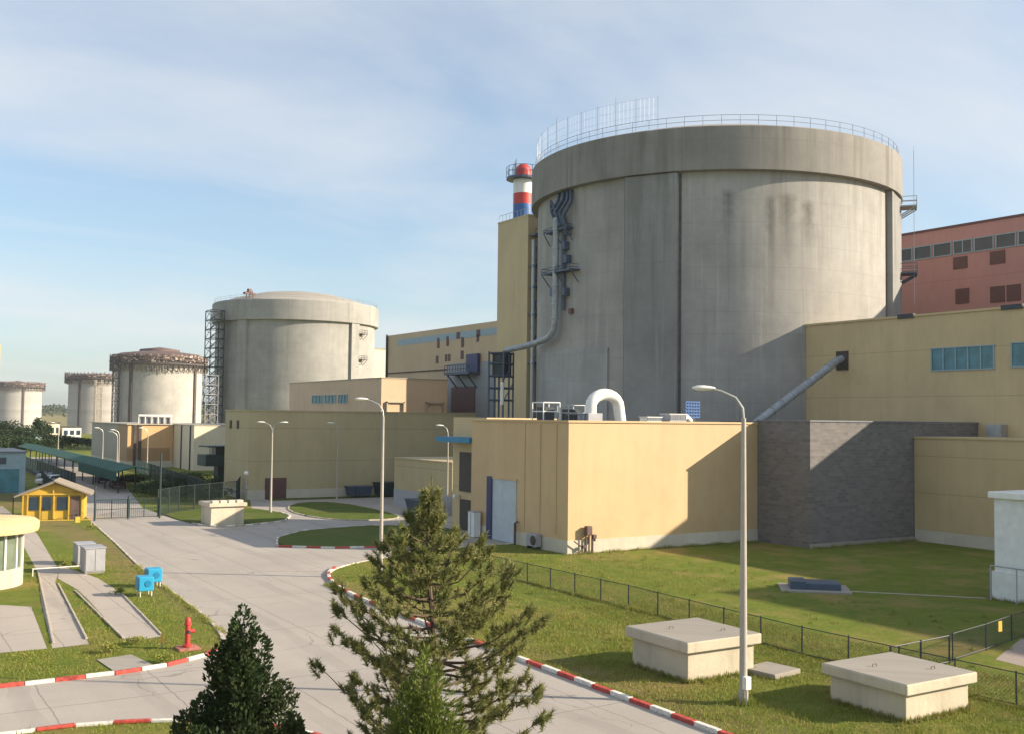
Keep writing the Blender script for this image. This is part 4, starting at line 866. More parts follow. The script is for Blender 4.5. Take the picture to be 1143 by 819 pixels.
# ------------------------------------------------------------------ lamps
def lamp(x, y, h, reach, ang, label, arms=1, rr=.13, box=False, name='street_lamp', grp='street lamps'):
    t = thing(name, (x, y, 0), label, 'street lamp', grp)
    MB().tube([(x, y, 0), (x, y, h*.5), (x, y, h)], rr, 12, rr*.55).build('pole', M['pole'], t, smooth=True)
    MB().tube([(x, y, 0), (x, y, .45)], rr*1.22, 12).build('base', M['pole'], t)
    for k in range(arms):
        a = ang+math.pi*k; ux, uy = math.cos(a), math.sin(a)
        pts = [(x, y, h-.1), (x+ux*.04, y+uy*.04, h+.35), (x+ux*.25*reach, y+uy*.25*reach, h+.72), (x+ux*.7*reach, y+uy*.7*reach, h+.95), (x+ux*reach, y+uy*reach, h+1.02)]
        MB().tube(pts, .05, 8).build('arm', M['galv'], t, smooth=True)
        e = reach+.25; mb = MB()
        rings = [(reach-.15, .06), (reach, .12), (reach+.25, .17), (reach+.5, .15), (reach+.68, .05)]
        prev = None
        for (d_, r_) in rings:
            c = Vector((x+ux*d_, y+uy*d_, h+1.03+.02*d_)); s_ = Vector((-uy, ux, 0))
            ring = [mb.b.verts.new(c + s_*r_*1.2*math.cos(2*math.pi*j/10) + Vector((0, 0, 1))*r_*.62*math.sin(2*math.pi*j/10)) for j in range(10)]
            if prev:
                for j in range(10): mb._f([prev[j], prev[(j+1) % 10], ring[(j+1) % 10], ring[j]])
            else: mb._f(ring)
            prev = ring
        mb._f(prev[::-1]); mb.build('lamp_head', M['lampglass'], t, smooth=True)
    if box:
        MB().box(x-.18, y-.32, .55, x+.08, y-.12, 1.0).build('switch_box', M['whitem'], t, bevel=.02)
        MB().tube([(x-.1, y-.25, 0), (x-.1, y-.25, .55)], .03, 6).build('conduit', M['galv'], t)
    return t
W_ = R(180-2)
lamp(-17.95, -36.4, 10.1, 1.15, R(142), 'tall single arm street lamp nearest the camera, between the two near concrete vaults', box=True, rr=.15)
lamp(-17.0, -4.1, 10.0, 1.1, R(150), 'tall single arm street lamp beside the bend of the painted kerb, behind the pine')
lamp(-8.45, 40.8, 8.2, .9, R(150), 'double arm street lamp beside the maroon door of the olive building', arms=2)
lamp(3.9, 53.1, 8.1, .6, R(150), 'slim street lamp in front of the middle of the olive building', rr=.1)
lamp(6.3, 30.2, 8.1, .6, R(150), 'slim street lamp at the right end of the small olive annex', rr=.1)
t = thing('garden_lamp', (-3.4, 66.5, 0), 'short post lamp with round white head at the left end of the olive building', 'lamp post')
t.location = (-6.8, 54.0, 0)
MB().tube([(-6.8, 54, 0), (-6.8, 54, 3.1)], .06, 8).build('pole', M['pole'], t); MB().lathe((-6.8, 54), [(.01, 3.05), (.25, 3.2), (.27, 3.4), (.15, 3.55), (.01, 3.6)], 14).build('lamp_head', M['lampglass'], t, smooth=True); MB().box(-6.95, 53.85, 1.6, -6.65, 54.15, 2.0).build('junction_box', M['grey'], t)
for i, (x, y, h) in enumerate(((-9.5, 110, 6.0), (-7.6, 118, 6.2), (-8.6, 126, 6.4), (-4.4, 112, 6.6), (-12, 150, 7.0))):
    w_ = ('nearest the green canopy end', 'second from the left before the taupe wall', 'leftmost before the taupe wall', 'rightmost before the taupe wall', 'farthest, above the middle of the green canopy')[i]
    lamp(x, y, h, .8, R(180), 'pale distant street lamp, ' + w_, rr=.12, grp='distant street lamps')

# ------------------------------------------------------------------ cabinets, hydrant, small things at left
def cabinet(cx, cy, sx, sy, h, label):
    t = thing('electric_cabinet', (cx, cy, 0), label, 'cabinet', 'grey electric cabinets')
    MB().box(cx-sx/2, cy-sy/2, .1, cx+sx/2, cy+sy/2, h).build('casing', M['grey'], t, bevel=.02); MB().box(cx-sx/2-.05, cy-sy/2-.05, h, cx+sx/2+.05, cy+sy/2+.05, h+.06).build('top', M['grey'], t)
    MB().box(cx-sx/2+.04, cy-sy/2+.04, 0, cx+sx/2-.04, cy+sy/2-.04, .1).build('base', M['slab'], t)
    f = MB().box(cx-sx/2+.05, cy-sy/2-.025, .18, cx-.02, cy-sy/2-.001, h-.08).build('door', M['grey'], t); f = MB().box(cx+.02, cy-sy/2-.025, .18, cx+sx/2-.05, cy-sy/2-.001, h-.08).build('door', M['grey'], t)
cabinet(-31.9, 6.6, 1.2, 1.7, 1.55, 'larger grey electric cabinet on the grass, the nearer of the pair')
cabinet(-31.7, 10.6, 1.1, 1.4, 1.35, 'smaller grey electric cabinet partly hidden behind its twin')
def bluebox(cx, cy, label):
    t = thing('blue_box', (cx, cy, 0), label, 'utility box', 'bright blue boxes by the kerb')
    MB().box(cx-.40, cy-.45, .32, cx+.40, cy+.45, 1.08).build('casing', M['cyan'], t, bevel=.04); MB().box(cx-.42, cy-.40, .40, cx-.402, cy+.40, 1.0).build('side_panel', M['cyandk'], t)  # darker sheet carries the shade of the box's left side in its colour
    o = MB().lathe((cx, cy), [(.01, 0), (.17, 0), (.17, .03), (.01, .03)], 16).build('emblem', M['cyandk'], t)
    for v in o.data.vertices: x, y, z = v.co; v.co = (x+.08, -.452-z, .72+y)
    mb = MB()
    for sx in (-.3, .3):
        for sy in (-.35, .35): mb.tube([(cx+sx, cy+sy, 0), (cx+sx, cy+sy, .35)], .03, 6)
    mb.build('legs', M['whitem'], t)
bluebox(-31.1, -3.9, 'bright blue box on short legs, the nearer of the two by the kerb')
bluebox(-29.95, -1.0, 'bright blue box on short legs, the farther one, closest to the road edge')
t = thing('fire_hydrant', (-32.6, -18.3, 0), 'red standpipe fire hydrant on a square red base at the corner of the grass', 'hydrant')
MB().box(-33.05, -18.75, 0, -32.15, -17.85, .10).build('base', M['worn'], t, bevel=.02)
MB().lathe((-32.6, -18.3), [(.2, .12), (.2, .2), (.11, .22), (.11, 1.0), (.15, 1.02), (.15, 1.1), (.12, 1.12), (.12, 1.26), (.06, 1.34), (.01, 1.36)], 18).build('standpipe', M['red'], t, smooth=True)
MB().tube([(-32.6, -18.3, .75), (-32.3, -18.3, .75)], .08, 10).build('nozzle', M['red'], t); MB().tube([(-32.6, -18.3, .75), (-32.6, -18.65, .75)], .07, 10).build('nozzle', M['rustdk'], t)
t = thing('marker_post', (-33.5, -17.6, 0), 'small yellow pointed marker post in the grass left of the hydrant', 'marker'); MB().tube([(-33.5, -17.6, 0), (-33.5, -17.6, .35)], .03, 6).build('post', M['galv'], t)
mb = MB(); mb.tube([(-33.5, -17.6, .25), (-33.5, -17.6, .42), (-33.5, -17.6, .68)], .16, 4, .01); mb.build('cone', M['ygold'], t)
t = thing('gas_pipe', (-30, 36, 0), 'thin yellow gas pipe on low supports in front of the guard house', 'pipe')
MB().tube([(-32, 36.2, .0), (-32, 36.2, .55), (-26.8, 35.0, .55), (-26.8, 35.0, 0)], .05, 8).build('pipe', M['ygold'], t); MB().box(-28.1, 35.2, .35, -27.7, 35.4, .85).build('valve_box', M['ygold'], t)
t = thing('barrier_rail', (-33, 7.5, 0), 'thin white horizontal rail beside the grey cabinets', 'rail'); MB().tube([(-35.4, 6.2, .45), (-32.7, 6.0, .5)], .035, 6).build('rail', M['whitem'], t); MB().tube([(-35.4, 6.2, 0), (-35.4, 6.2, .5)], .035, 6).build('post', M['whitem'], t)
# containers and carts in the shaded yard
def skip_box(x0, y0, x1, y1, h, m, label):
    t = thing('waste_container', ((x0+x1)/2, (y0+y1)/2, 0), label, 'container')
    c = ((x0+x1)/2, (y0+y1)/2); mb = MB()
    a = [(x0+.25, y0+.15, .25), (x1-.25, y0+.15, .25), (x1-.25, y1-.15, .25), (x0+.25, y1-.15, .25)]; b = [(x0, y0, h), (x1, y0, h), (x1, y1, h), (x0, y1, h)]
    va = [mb.b.verts.new(p) for p in a]; vb = [mb.b.verts.new(p) for p in b]; mb._f(va[::-1]); mb._f(vb)
    for i in range(4): mb._f([va[i], va[(i+1) % 4], vb[(i+1) % 4], vb[i]])
    mb.build('body', m, t, bevel=.03); mb = MB()
    for i in range(6): x = x0+.4+(x1-x0-.8)*i/5; mb.box(x-.05, y0-.06, .6, x+.05, y0+.05, h)
    mb.build('ribs', m, t); MB().box(x0-.06, y0-.06, h, x1+.06, y1+.06, h+.12).build('rim', m, t)
    mb = MB()
    for x in (x0+.5, x1-.5): mb.tube([(x, y0+.1, .16), (x, y0+.3, .16)], .16, 10)
    mb.build('wheels', M['tyre'], t)
skip_box(4.2, 31.6, 6.2, 35.6, 1.35, M['bluedk'], 'dark blue waste container in the shade in front of the small annex')
skip_box(10.4, 55.0, 14.4, 57.2, 1.7, M['greendk'], 'dark green container against the plinth of the olive building')
skip_box(6.6, 55.4, 9.6, 57.2, 1.3, M['bluedk'], 'low blue grey container left of the dark green one by the olive building')

# ------------------------------------------------------------------ parked cars
def car(x, y, rz, m, label, first=None):
    t = thing('parked_car', (0, 0, 0), label, 'car', 'cars parked by the green canopy')
    prof = [(-2.1, .35), (-2.1, .75), (-1.95, .92), (-1.1, .98), (-.55, 1.42), (.9, 1.45), (1.5, 1.02), (2.0, .9), (2.12, .7), (2.12, .35)]
    def body(pr, w0, w1, nm, mm):
        mb = MB(); l = [mb.b.verts.new((a, -(w1 if b > 1.05 else w0), b)) for a, b in pr]; r = [mb.b.verts.new((a, (w1 if b > 1.05 else w0), b)) for a, b in pr]
        mb._f(l); mb._f(r[::-1])
        for i in range(len(pr)): k = (i+1) % len(pr); mb._f([l[i], r[i], r[k], l[k]])
        return mb.build(nm, mm, t, bevel=.05)
    body(prof, .85, .68, 'body', m)
    mb = MB()
    for s in (-1, 1): mb.face([(-.95, s*.86, 1.0), (-.48, s*.74, 1.36), (.85, s*.74, 1.38), (1.3, s*.86, 1.02)])
    mb.face([(-1.14, -.72, 1.0), (-1.14, .72, 1.0), (-.6, .6, 1.40), (-.6, -.6, 1.40)]); mb.face([(1.52, -.72, 1.04), (1.52, .72, 1.04), (.95, .6, 1.43), (.95, -.6, 1.43)])
    mb.build('windows', M['glassdk'], t)
    for a in (-1.3, 1.3):
        for s in (-1, 1): MB().tube([(a, s*.68, .32), (a, s*.87, .32)], .32, 16).build('wheel', M['tyre'], t)
    t.location = (x, y, 0.005); t.rotation_euler = (0, 0, rz)
    return t
car(-21.5, 92, R(20), M['whitem'], 'white parked car left of the green canopy, nearest of the parked cars')
car(-20.2, 99, R(20), M['bluedk'], 'dark blue parked car behind the white one by the green canopy')
car(-19.4, 106, R(22), M['grey'], 'silver parked car third along beside the green canopy')
car(-18.8, 113, R(18), M['dark'], 'black parked car fourth along beside the green canopy')
car(-14.6, 84, R(85), M['maroon'], 'dark red parked car under the near end of the green canopy')
car(-14.2, 96, R(88), M['dark'], 'black parked car under the middle of the green canopy')

# ------------------------------------------------------------------ fences
def fence(pts, h, label, step=2.4, pr=.035, mesh=.14, m='dark', wr=.0045, posts_only=False, name='chain_link_fence'):
    t = thing(name, (pts[0][0], pts[0][1], 0), label, 'fence'); P = [Vector((a, b, 0)) for a, b in pts]
    rails, wires = MB(), MB(); k = 0
    for a, b in zip(P, P[1:]):
        Ld = (b-a).length; n = max(1, round(Ld/step)); u = (b-a)/Ld
        for i in range(n + (1 if b is P[-1] else 0)):
            p = a+u*(Ld*i/n); 
            lean = random.uniform(-.02, .02)
            MB().tube([(p.x, p.y, 0), (p.x+lean, p.y, h+.06)], pr, 6).build('post', M[m], t)
        for z in (h, .08): rails.tube([(a.x, a.y, z), (b.x, b.y, z)], pr*.55, 5)
        q = -h
        while q < Ld:
            for s in (0, 1):
                x0, x1 = q, q+h; z0, z1 = (0, h) if s == 0 else (h, 0)
                if x0 < 0: kk = -x0/h; x0, z0 = 0, z0+(z1-z0)*kk
                if x1 > Ld: kk = (Ld-x0)/(x1-x0); x1, z1 = Ld, z0+(z1-z0)*kk
                pa, pb = a+u*x0, a+u*x1
                wires.tube([(pa.x, pa.y, z0), (pb.x, pb.y, z1)], wr, 3, caps=False)
            q += mesh
    rails.build('rails', M[m], t); wires.build('wire_mesh', M[m], t); return t
fence([(-10.3, -4), (-10.1, -7.7), (-9.8, -19.6), (-10.2, -32), (-9.7, -41.5), (-9.6, -60)], 1.2, 'long low dark chain link fence crossing the lawn between the vaults and the buildings')
fence([(-5.4, -35.9), (-2.2, -35.3), (.8, -34.6), (7, -33.4)], 1.15, 'short dark chain link fence round the gravel patch at the right edge')
fence([(-10.0, -36.4), (-5.9, -36.1)], 1.15, 'short chain link gate section joining the two lawn fences behind the lower right vault', pr=.045)
t = thing('marker_plate', (-1.2, -35.25, 0), 'small pale yellow plate hung on the fence at the right edge', 'sign plate'); MB().box(-1.26, -35.3, .72, -1.0, -35.27, 1.18).build('plate', M['ygold'], t)
fence([(-19.6, 41.2), (-16.5, 45.5), (-8.5, 52), (-5.6, 60)], 2.6, 'tall dark green mesh fence from the gate to the olive building', step=2.6, pr=.06, mesh=.13, m='fencedk', wr=.008)
fence([(-31.6, 48), (-45, 52), (-60, 52)], 2.2, 'dark mesh fence left of the yellow guard house', step=2.6, pr=.05, mesh=.15, m='fencedk', wr=.007)
fence([(-9.5, 62), (-6, 100), (-4, 122)], 2.2, 'distant dark mesh fence running towards the cream block', step=4, pr=.06, mesh=.2, m='greendk', wr=.012)
fence([(-21.0, 78), (-20.2, 110), (-19.5, 150)], 2.4, 'dark green mesh fence along the far road in front of the green canopy', step=3, pr=.07, mesh=.12, m='greendk', wr=.016)
fence([(-25.3, 48), (-24.5, 75), (-22.5, 95)], 2.0, 'dark mesh fence behind the guard house on the left of the far road', step=3, pr=.06, mesh=.14, m='fencedk', wr=.012)
# road gate
gt = thing('road_gate', (-22.8, 40.2, 0), 'dark barred gate closing the road beside the yellow guard house', 'gate')
for (x, y, h) in ((-25.7, 39.6, 3.2), (-22.6, 40.1, 2.2), (-19.75, 39.9, 6.2)): MB().tube([(x, y, 0), (x, y, h)], .09, 8).build('gate_post', M['greendk'], gt)
mb = MB()
for (a, b) in (((-25.6, 39.7), (-22.7, 40.1)), ((-22.5, 40.1), (-19.85, 39.95))):
    for z in (.2, 1.0, 1.9): mb.tube([(a[0], a[1], z), (b[0], b[1], z)], .03, 5)
    for k in range(15): q = k/14; mb.tube([(a[0]+(b[0]-a[0])*q, a[1]+(b[1]-a[1])*q, .2), (a[0]+(b[0]-a[0])*q, a[1]+(b[1]-a[1])*q, 1.9)], .045 if k % 7 == 0 else .012, 4)
mb.build('gate_leaves', M['greendk'], gt)

# ------------------------------------------------------------------ vegetation
def rv(s=1.0): return Vector((random.gauss(0, s), random.gauss(0, s), random.gauss(0, s)))
def mesh_obj(name, V, F, m, parent):
    me = bpy.data.meshes.new(name); me.from_pydata(V, [], F); me.materials.append(m); me.update()
    o = bpy.data.objects.new(name, me); col.objects.link(o); o.parent = parent; return o
def tuft(V, F, c, d, ln, n, w=.015, spread=.85):
    d = d.normalized()
    for _ in range(n):
        q = (d*random.uniform(.25, 1.0) + rv(spread*.5)).normalized(); a = q.cross(rv()).normalized()*w
        l = ln*random.uniform(.65, 1.1); b = c + d*random.uniform(-.10, .06)*2
        i = len(V); V += [tuple(b-a), tuple(b+a), tuple(b+q*l)]; F.append((i, i+1, i+2))
def pine(x, y, H, label):
    t = thing('pine_tree', (x, y, 0), label, 'tree'); wood = MB(); V, F = [], []
    # gently wavering trunk, local coordinates
    tr = [Vector((.12*math.sin(z*.7), .1*math.cos(z*.9)-.1, z)) for z in [H*i/14 for i in range(15)]]
    wood.tube([tuple(Vector((x, y, 0))+p) for p in tr], .15, 8, .018)
    def trunk(z): k = min(13.999, z/H*14); i = int(k); return tr[i].lerp(tr[i+1], k-i)
    z = .9
    while z < H-.25:
        f = z/H; nb = random.choice((4, 5, 5, 6)) if f < .8 else 3; base = random.uniform(0, 6.28)
        Lb = min(3.0, 7.0*max(0, .90-f)**1.1 + .28)
        for k in range(nb):
            az = base + 6.283*k/nb + random.uniform(-.35, .35); l = Lb*random.uniform(.6, 1.08); up = .12 + .50*f
            d = Vector((math.cos(az), math.sin(az), 0)); p0 = trunk(z+random.uniform(-.1, .1)); pts = [p0]; n = max(3, int(l/.32))
            for s in range(1, n+1):
                q = s/n; pts.append(p0 + d*l*q + Vector((0, 0, l*(up*q*.5 + .24*q*q - .08*math.sin(q*3.1)))) + rv(.03))
            wood.tube([tuple(Vector((x, y, 0))+p) for p in pts], .035*(l/2.4)+.008, 5, .008)
            tuft(V, F, pts[-1], pts[-1]-pts[-2], .20, 80)
            for _ in range(3 if f < .8 else 1): e = pts[-1]+rv(.10); tuft(V, F, e, (pts[-1]-pts[-2]).normalized()+Vector((0, 0, .9))+rv(.3), .20, 60)
            for s in range(1, n+1):
                q = s/n
                if q < .30 and f < .8: continue
                if random.random() < .24: continue
                # side twigs with needle brushes
                for sgn in (-1, 1):
                    if random.random() < .12: continue
                    sd2 = Vector((-d.y, d.x, 0))*sgn; ln = random.uniform(.16, .55)*(1.15-q*.6)*min(1, l)
                    e = pts[s] + (d*.6+sd2*.9+Vector((0, 0, random.uniform(-.1, .65)))).normalized()*ln
                    wood.tube([tuple(Vector((x, y, 0))+pts[s]), tuple(Vector((x, y, 0))+e)], .010, 4, .005, caps=False)
                    tuft(V, F, e, e-pts[s]+Vector((0, 0, .25)), .21, 74)
                    if ln > .28: tuft(V, F, (e+pts[s])/2, e-pts[s]+Vector((0, 0, .15)), .17, 40)
                tuft(V, F, pts[s], d+Vector((0, 0, .5)), .17, 34)
        if f > .7: tuft(V, F, trunk(z), Vector((0, 0, 1)), .12, 16, spread=1.1)
        z += (.40 - .14*f) if f < .78 else .36
    tuft(V, F, trunk(H-.02), Vector((0, 0, 1)), .2, 40, spread=.5)
    wood.build('trunk', M['bark'], t, smooth=True)
    mesh_obj('crown', V, F, M['needle'], t); return t
def conifer(name, x, y, H, rb, label, m, n, leaf=.10, up=.8, seed=1, lean=0.0, tips=26, wf=.26):
    rnd = random.Random(seed); t = thing(name, (x, y, 0), label, 'tree'); V, F = [], []
    # many upright plumes of small sprays, each plume a narrow cone of its own
    plumes = []
    for k in range(tips):
        a = rnd.uniform(0, 6.283); rr = rb*math.sqrt(rnd.uniform(0, 1))*.85; q = rr/rb
        top = H*(1-.50*q**1.2)*rnd.uniform(.80, 1.0); plumes.append((rr*math.cos(a), rr*math.sin(a), top, rnd.uniform(.34, .60)*rb*.55))
    plumes.append((0, 0, H, rb*.24)); plumes.append((.25, -.15, H*.90, rb*.34)); plumes.append((-.3, .15, H*.86, rb*.34))
    tot = sum(p[2]*p[3] for p in plumes)
    for (px, py, top, pr) in plumes:
        cnt = int(n*top*pr/tot)
        for _ in range(cnt):
            h = 1-rnd.random()**.7*1.0; z = top*(.05+.95*h); prof = min(1, ((top-z)/top*4.6))**.6
            a = rnd.uniform(0, 6.283); rr = pr*prof*(.45+.55*math.sqrt(rnd.random()))*(1+.30*math.sin(z*5.1+px*9)+.18*math.sin(a*3+z*4))
            c = Vector((px+rr*math.cos(a)+lean*z, py+rr*math.sin(a), z))
            o = Vector((math.cos(a)*.7, math.sin(a)*.7, up)).normalized(); q = (o+Vector((rnd.gauss(0, .35), rnd.gauss(0, .35), rnd.gauss(0, .3)))).normalized()
            s = q.cross(Vector((rnd.gauss(0, 1), rnd.gauss(0, 1), rnd.gauss(0, 1)))).normalized(); l = leaf*rnd.uniform(.7, 1.5); w2 = l*wf
            i = len(V); V += [tuple(c-s*w2*.4), tuple(c+q*l*.5-s*w2), tuple(c+q*l), tuple(c+q*l*.5+s*w2)]; F.append((i, i+1, i+2, i+3))
    MB().tube([(x, y, 0), (x+lean*H*.5, y, H*.5), (x+lean*H*.9, y, H*.9)], .12, 8, .02).build('trunk', M['bark'], t)
    mesh_obj('crown', V, F, m, t); return t
pine(-31.7, -38.7, 8.25, 'open crowned pine with long bare leader, tallest of the foreground trees')
conifer('thuja_tree', -37.3, -40.2, 5.65, 1.65, 'dense dark green thuja with several pointed tips, left of the pine', M['thuja'], 80000, .10, .8, 3, tips=17)
conifer('young_conifer', -34.1, -43.0, 4.9, 1.2, 'bright green young conifer at the foot of the pine', M['bright'], 52000, .15, .9, 5, tips=26, wf=.09)

def bush(name, x, y, z0, rx, ry, h, label, m, n, leaf=.22, cat='bush', seed=0, trunk=False, grp=None):
    rnd = random.Random(seed); t = thing(name, (x, y, z0), label, cat, grp); V, F = [], []
    lobes = [(rnd.uniform(-.65, .65)*rx, rnd.uniform(-.65, .65)*ry, h*rnd.uniform(.35, .8), rnd.uniform(.3, .5)) for _ in range(9)]
    for _ in range(n):
        lx, ly, lz, lr = rnd.choice(lobes); v = Vector((rnd.gauss(0, 1), rnd.gauss(0, 1), rnd.gauss(0, 1))).normalized()*(rnd.random()**.4)
        c = Vector((lx+v.x*rx*lr*1.3, ly+v.y*ry*lr*1.3, max(.05, lz+v.z*h*lr*.7))); a = Vector((rnd.gauss(0, 1), rnd.gauss(0, 1), rnd.gauss(0, 1))).normalized(); b = a.cross(Vector((rnd.gauss(0, 1), rnd.gauss(0, 1), 1))).normalized()
        l = leaf*rnd.uniform(.6, 1.3); i = len(V); V += [tuple(c-a*l*.5), tuple(c+b*l*.3), tuple(c+a*l*.5), tuple(c-b*l*.3)]; F.append((i, i+1, i+2, i+3))
    mesh_obj('crown' if trunk else 'foliage', V, F, m, t)
    mb = MB(); mb.tube([(x, y, z0), (x, y, z0+h*.7)], h*.035, 6, h*.01)
    for k in range(4): lx, ly, lz, lr = lobes[k]; mb.tube([(x, y, z0+h*.2), (x+lx, y+ly, z0+lz)], h*.015, 5)
    mb.build('trunk' if trunk else 'stems', M['bark'], t); return t
for k, (x, y, rx, ry, h, s_) in enumerate(((-13.5, 60, 3.5, 3.0, 1.5, 'lowest, just inside the gate'), (-9.5, 58, 3.0, 2.5, 1.5, 'low, midway along the fence'), (-12.5, 68, 3.5, 3.2, 2.0, 'the widest one'), (-8.2, 73, 3.0, 2.0, 2.0, 'behind the middle of the fence'), (-4.2, 70, 2.6, 1.8, 2.2, 'next to the olive building'), (-7.0, 86, 5, 2, 2.0, 'directly below the raised booth'), (-10.5, 90, 3, 2, 1.5, 'low and wide, behind the others'))):
    bush('shrub', x, y, 0, rx, ry, h, 'dark green shrub behind the mesh fence, ' + s_, M['hedge'], 2600, .22, seed=k+10, grp='shrubs behind the gate')
for k, (x, y, z, rx, h, s_) in enumerate(((-2, 330, 0, 5, 6.5, 'the taller, at the left edge before the farthest reactor'), (12, 340, 0, 3.5, 8.0, 'the smaller, just right of the farthest reactor'), (4.5, 336, 0, 5, 5.0, 'the lowest, between the two others'))):
    bush('leafy_tree', x, y, z, rx, rx, h, 'dark green distant tree, ' + s_, M['hedge'], 2400, .8, 'tree', seed=k+30, trunk=True, grp='trees before the farthest reactor')
for k, (x, y, s_) in enumerate(((-34.2, -20.4, 'beside the slab at the corner'), (-35.6, -17.6, 'left of the slab'), (-32.4, -2.8, 'at the bend of the side path'), (-33.1, 9.6, 'left of the grey cabinets'), (-27.2, 32.4, 'at the road edge near the guard house'), (-34.3, -16.4, 'next to the yellow marker'))):
    bush('weed_clump', x, y, 0, .45, .4, .4, 'small green weed clump ' + s_, M['blade'], 260, .10, 'plant', seed=k+50, grp='weed clumps along the footpath')
for k, (x, y, rx, h, s_) in enumerate(((-12, 225, 6, 4.2, 'leftmost of the row'), (-5, 232, 6, 3.6, 'second from the left'), (3, 240, 6, 4.0, 'in the middle of the row'), (11, 250, 6, 3.4, 'last before the taupe wall'), (-20, 215, 6, 3.8, 'cut by the left edge'))):
    bush('bushy_tree', x, y, 0, rx, 3, h, 'dark low tree in the row beyond the green canopy, ' + s_, M['hedge'], 2200, .6, 'tree', seed=k+70, trunk=True, grp='low trees beyond the green canopy')
for k, (x0, x1, h, m, lb) in enumerate(((14.5, 19.5, 6.0, 'cream', 'small cream site shed with dark window band, right of the trees before the farthest reactor'), (20.5, 27, 4.6, 'white', 'low white site shed with dark openings, beside the cream shed'), (9, 13.5, 3.4, 'ltblue', 'lowest bluish site shed, left of the cream shed'))):
    t = thing('site_shed', (x0, 352, 0), lb, 'shed'); MB().box(x0, 352, 0, x1, 360, h).build('wall', M[m], t); MB().box(x0-.3, 351.6, h, x1+.3, 360.4, h+.3).build('roof', M['rustdk'], t)
    for q in range(3): MB().box(x0+.5+q*(x1-x0)/3, 351.9, h*.4, x0+.1+(q+.8)*(x1-x0)/3, 352.02, h*.75).build('window', M['glassdk'], t)
# dense low growth and far wood, uncountable
V, F = [], []; rnd = random.Random(5)
for _ in range(9000):
    a = R(rnd.uniform(-2, 22)); r = rnd.uniform(1560, 1800); z = gz(r, a) + rnd.uniform(0, 9)*(.5+.5*math.sin(a*90)**2); c = Vector((CAMX+r*math.sin(a), CAMY+r*math.cos(a), z)); l = rnd.uniform(2, 4)
    p = Vector((rnd.gauss(0, 1), rnd.gauss(0, 1), rnd.gauss(0, 1))).normalized()*l; q = p.cross(Vector((rnd.gauss(0, 1), rnd.gauss(0, 1), 1))).normalized()*l; i = len(V); V += [tuple(c-p*.5), tuple(c+q*.5), tuple(c+p*.5), tuple(c-q*.5)]; F.append((i, i+1, i+2, i+3))
o = mesh_obj('distant_wood', V, F, M['hedge'], None); tag(o, 'dark green wood along the crest of the far hill', 'wood', kind='stuff')
# short grass on the near lawns
V, F = [], []; rnd = random.Random(9)
def inpoly(x, y, P):
    c = False; j = len(P)-1
    for i in range(len(P)):
        if ((P[i][1] > y) != (P[j][1] > y)) and (x < (P[j][0]-P[i][0])*(y-P[i][1])/(P[j][1]-P[i][1])+P[i][0]): c = not c
        j = i
    return c
pav = [road, [(-33.2,60),(-33.0,35),(-34.9,7.5),(-36.2,-3),(-37.5,-15.4),(-36.0,-15.3),(-34.6,3),(-33.6,8),(-31.8,30.8),(-31.2,60)], [(-33.2,10.6),(-32.6,7),(-32.1,3.8),(-32.0,-2),(-32.9,-15.2),(-34.5,-15.6),(-34.2,4.6)], [(-60,-3.2),(-36.9,-3.4),(-37.5,-15.4),(-60,-15)], [(-36.5,-18.4),(-34.7,-18.1),(-34.4,-21),(-36.3,-21)]]
def blades(n, x0, y0, x1, y1, hh):
    for _ in range(n):
        x, y = rnd.uniform(x0, x1), rnd.uniform(y0, y1)
        if any(inpoly(x, y, P) for P in pav): continue
        h = hh*rnd.uniform(.4, 1.2)*(1+.6*math.sin(x*1.7+y*.9)*math.sin(y*1.3-x*.6)); h = max(.02, h); a = rnd.uniform(0, 6.28); w2 = .016; lx, ly = rnd.gauss(0, .03), rnd.gauss(0, .03)
        i = len(V); V.extend([(x-w2*math.cos(a), y-w2*math.sin(a), 0), (x+w2*math.cos(a), y+w2*math.sin(a), 0), (x+lx, y+ly, h)]); F.append((i, i+1, i+2))
blades(90000, -21, -47, -6, -18, .10); blades(26000, -44, -23, -29, -12, .07); blades(16000, -44, -50, -31.5, -27, .09); blades(16000, -36, -12, -29, 16, .08); blades(30000, -20, -18, 2, 6, .10)
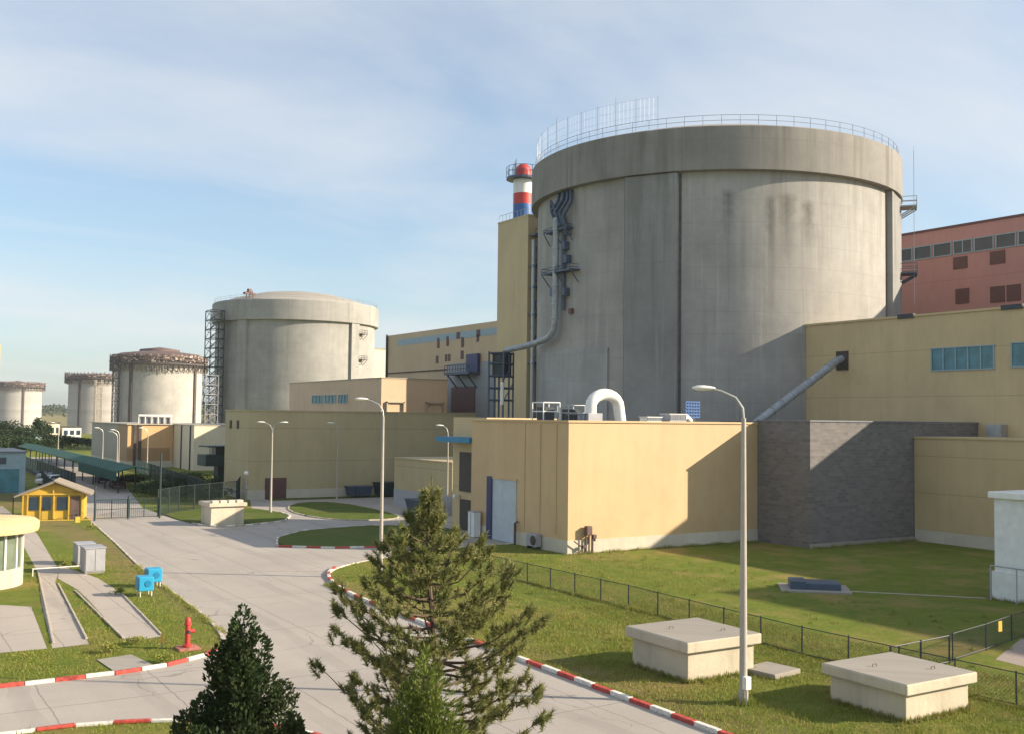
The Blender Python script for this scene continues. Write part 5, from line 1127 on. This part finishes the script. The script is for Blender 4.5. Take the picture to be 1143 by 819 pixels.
def fringe(ax, ay, bx, by, n, wd, hh):     # rank growth where the mower does not reach
    for _ in range(n):
        q = rnd.random(); x, y = ax+(bx-ax)*q+rnd.gauss(0, wd), ay+(by-ay)*q+rnd.gauss(0, wd); k = .35+.65*abs(math.sin(q*23+ax)); h = hh*rnd.uniform(.4, 1.2)*k; a = rnd.uniform(0, 6.28); lx, ly = rnd.gauss(0, .06), rnd.gauss(0, .06)
        i = len(V); V.extend([(x-.016*math.cos(a), y-.016*math.sin(a), 0), (x+.016*math.cos(a), y+.016*math.sin(a), 0), (x+lx, y+ly, h)]); F.append((i, i+1, i+2))
for (x0, y0, x1, y1) in ((-17.8, -33.3, -14.25, -29.85), (-15.0, -40.95, -11.55, -37.65)):
    for e in ((x0, y0, x1, y0), (x1, y0, x1, y1), (x0, y0, x0, y1), (x0, y1, x1, y1)): fringe(*e, 900, .05, .26)
fringe(-17.95, -36.4, -17.9, -36.4, 700, .18, .3); fringe(-21.0, -5, -20.9, -46, 7000, .10, .22); fringe(-9.9, -8, -9.9, -42, 6000, .10, .26); fringe(-95, -21.1, -36, -21.1, 3000, .10, .2); fringe(-30.3, -16, -28.9, 8, 2600, .10, .2); fringe(-.3, -.35, 19, -.35, 2200, .12, .3); fringe(19.2, -6.1, 32, -6.1, 1200, .12, .3); fringe(10.4, -27, 10.4, -34, 700, .1, .3)
for _ in range(260):
    x, y = rnd.uniform(-20, 5), rnd.uniform(-46, 4)
    if not inpoly(x, y, road): fringe(x, y, x+.1, y+.1, 26, .09, .24)
o = mesh_obj('grass', V, F, M['blade'], None); tag(o, 'short green and straw coloured grass of the lawns', 'grass', kind='stuff')

# ------------------------------------------------------------------ haze
HAZE = 0.00012
if HAZE:
    m = bpy.data.materials.new('haze'); m.use_nodes = True; t = m.node_tree; t.nodes.remove(t.nodes['Principled BSDF'])
    v = t.nodes.new('ShaderNodeVolumePrincipled'); v.inputs['Color'].default_value = (.93, .96, 1, 1); v.inputs['Density'].default_value = HAZE; v.inputs['Anisotropy'].default_value = .2
    L(t, v.outputs[0], t.nodes['Material Output'].inputs['Volume'])
    o = MB().box(-2900, -2900, -60, 2900, 2900, 90).build('haze', m); tag(o, 'thin pale haze over the far end of the site', 'haze', kind='stuff')
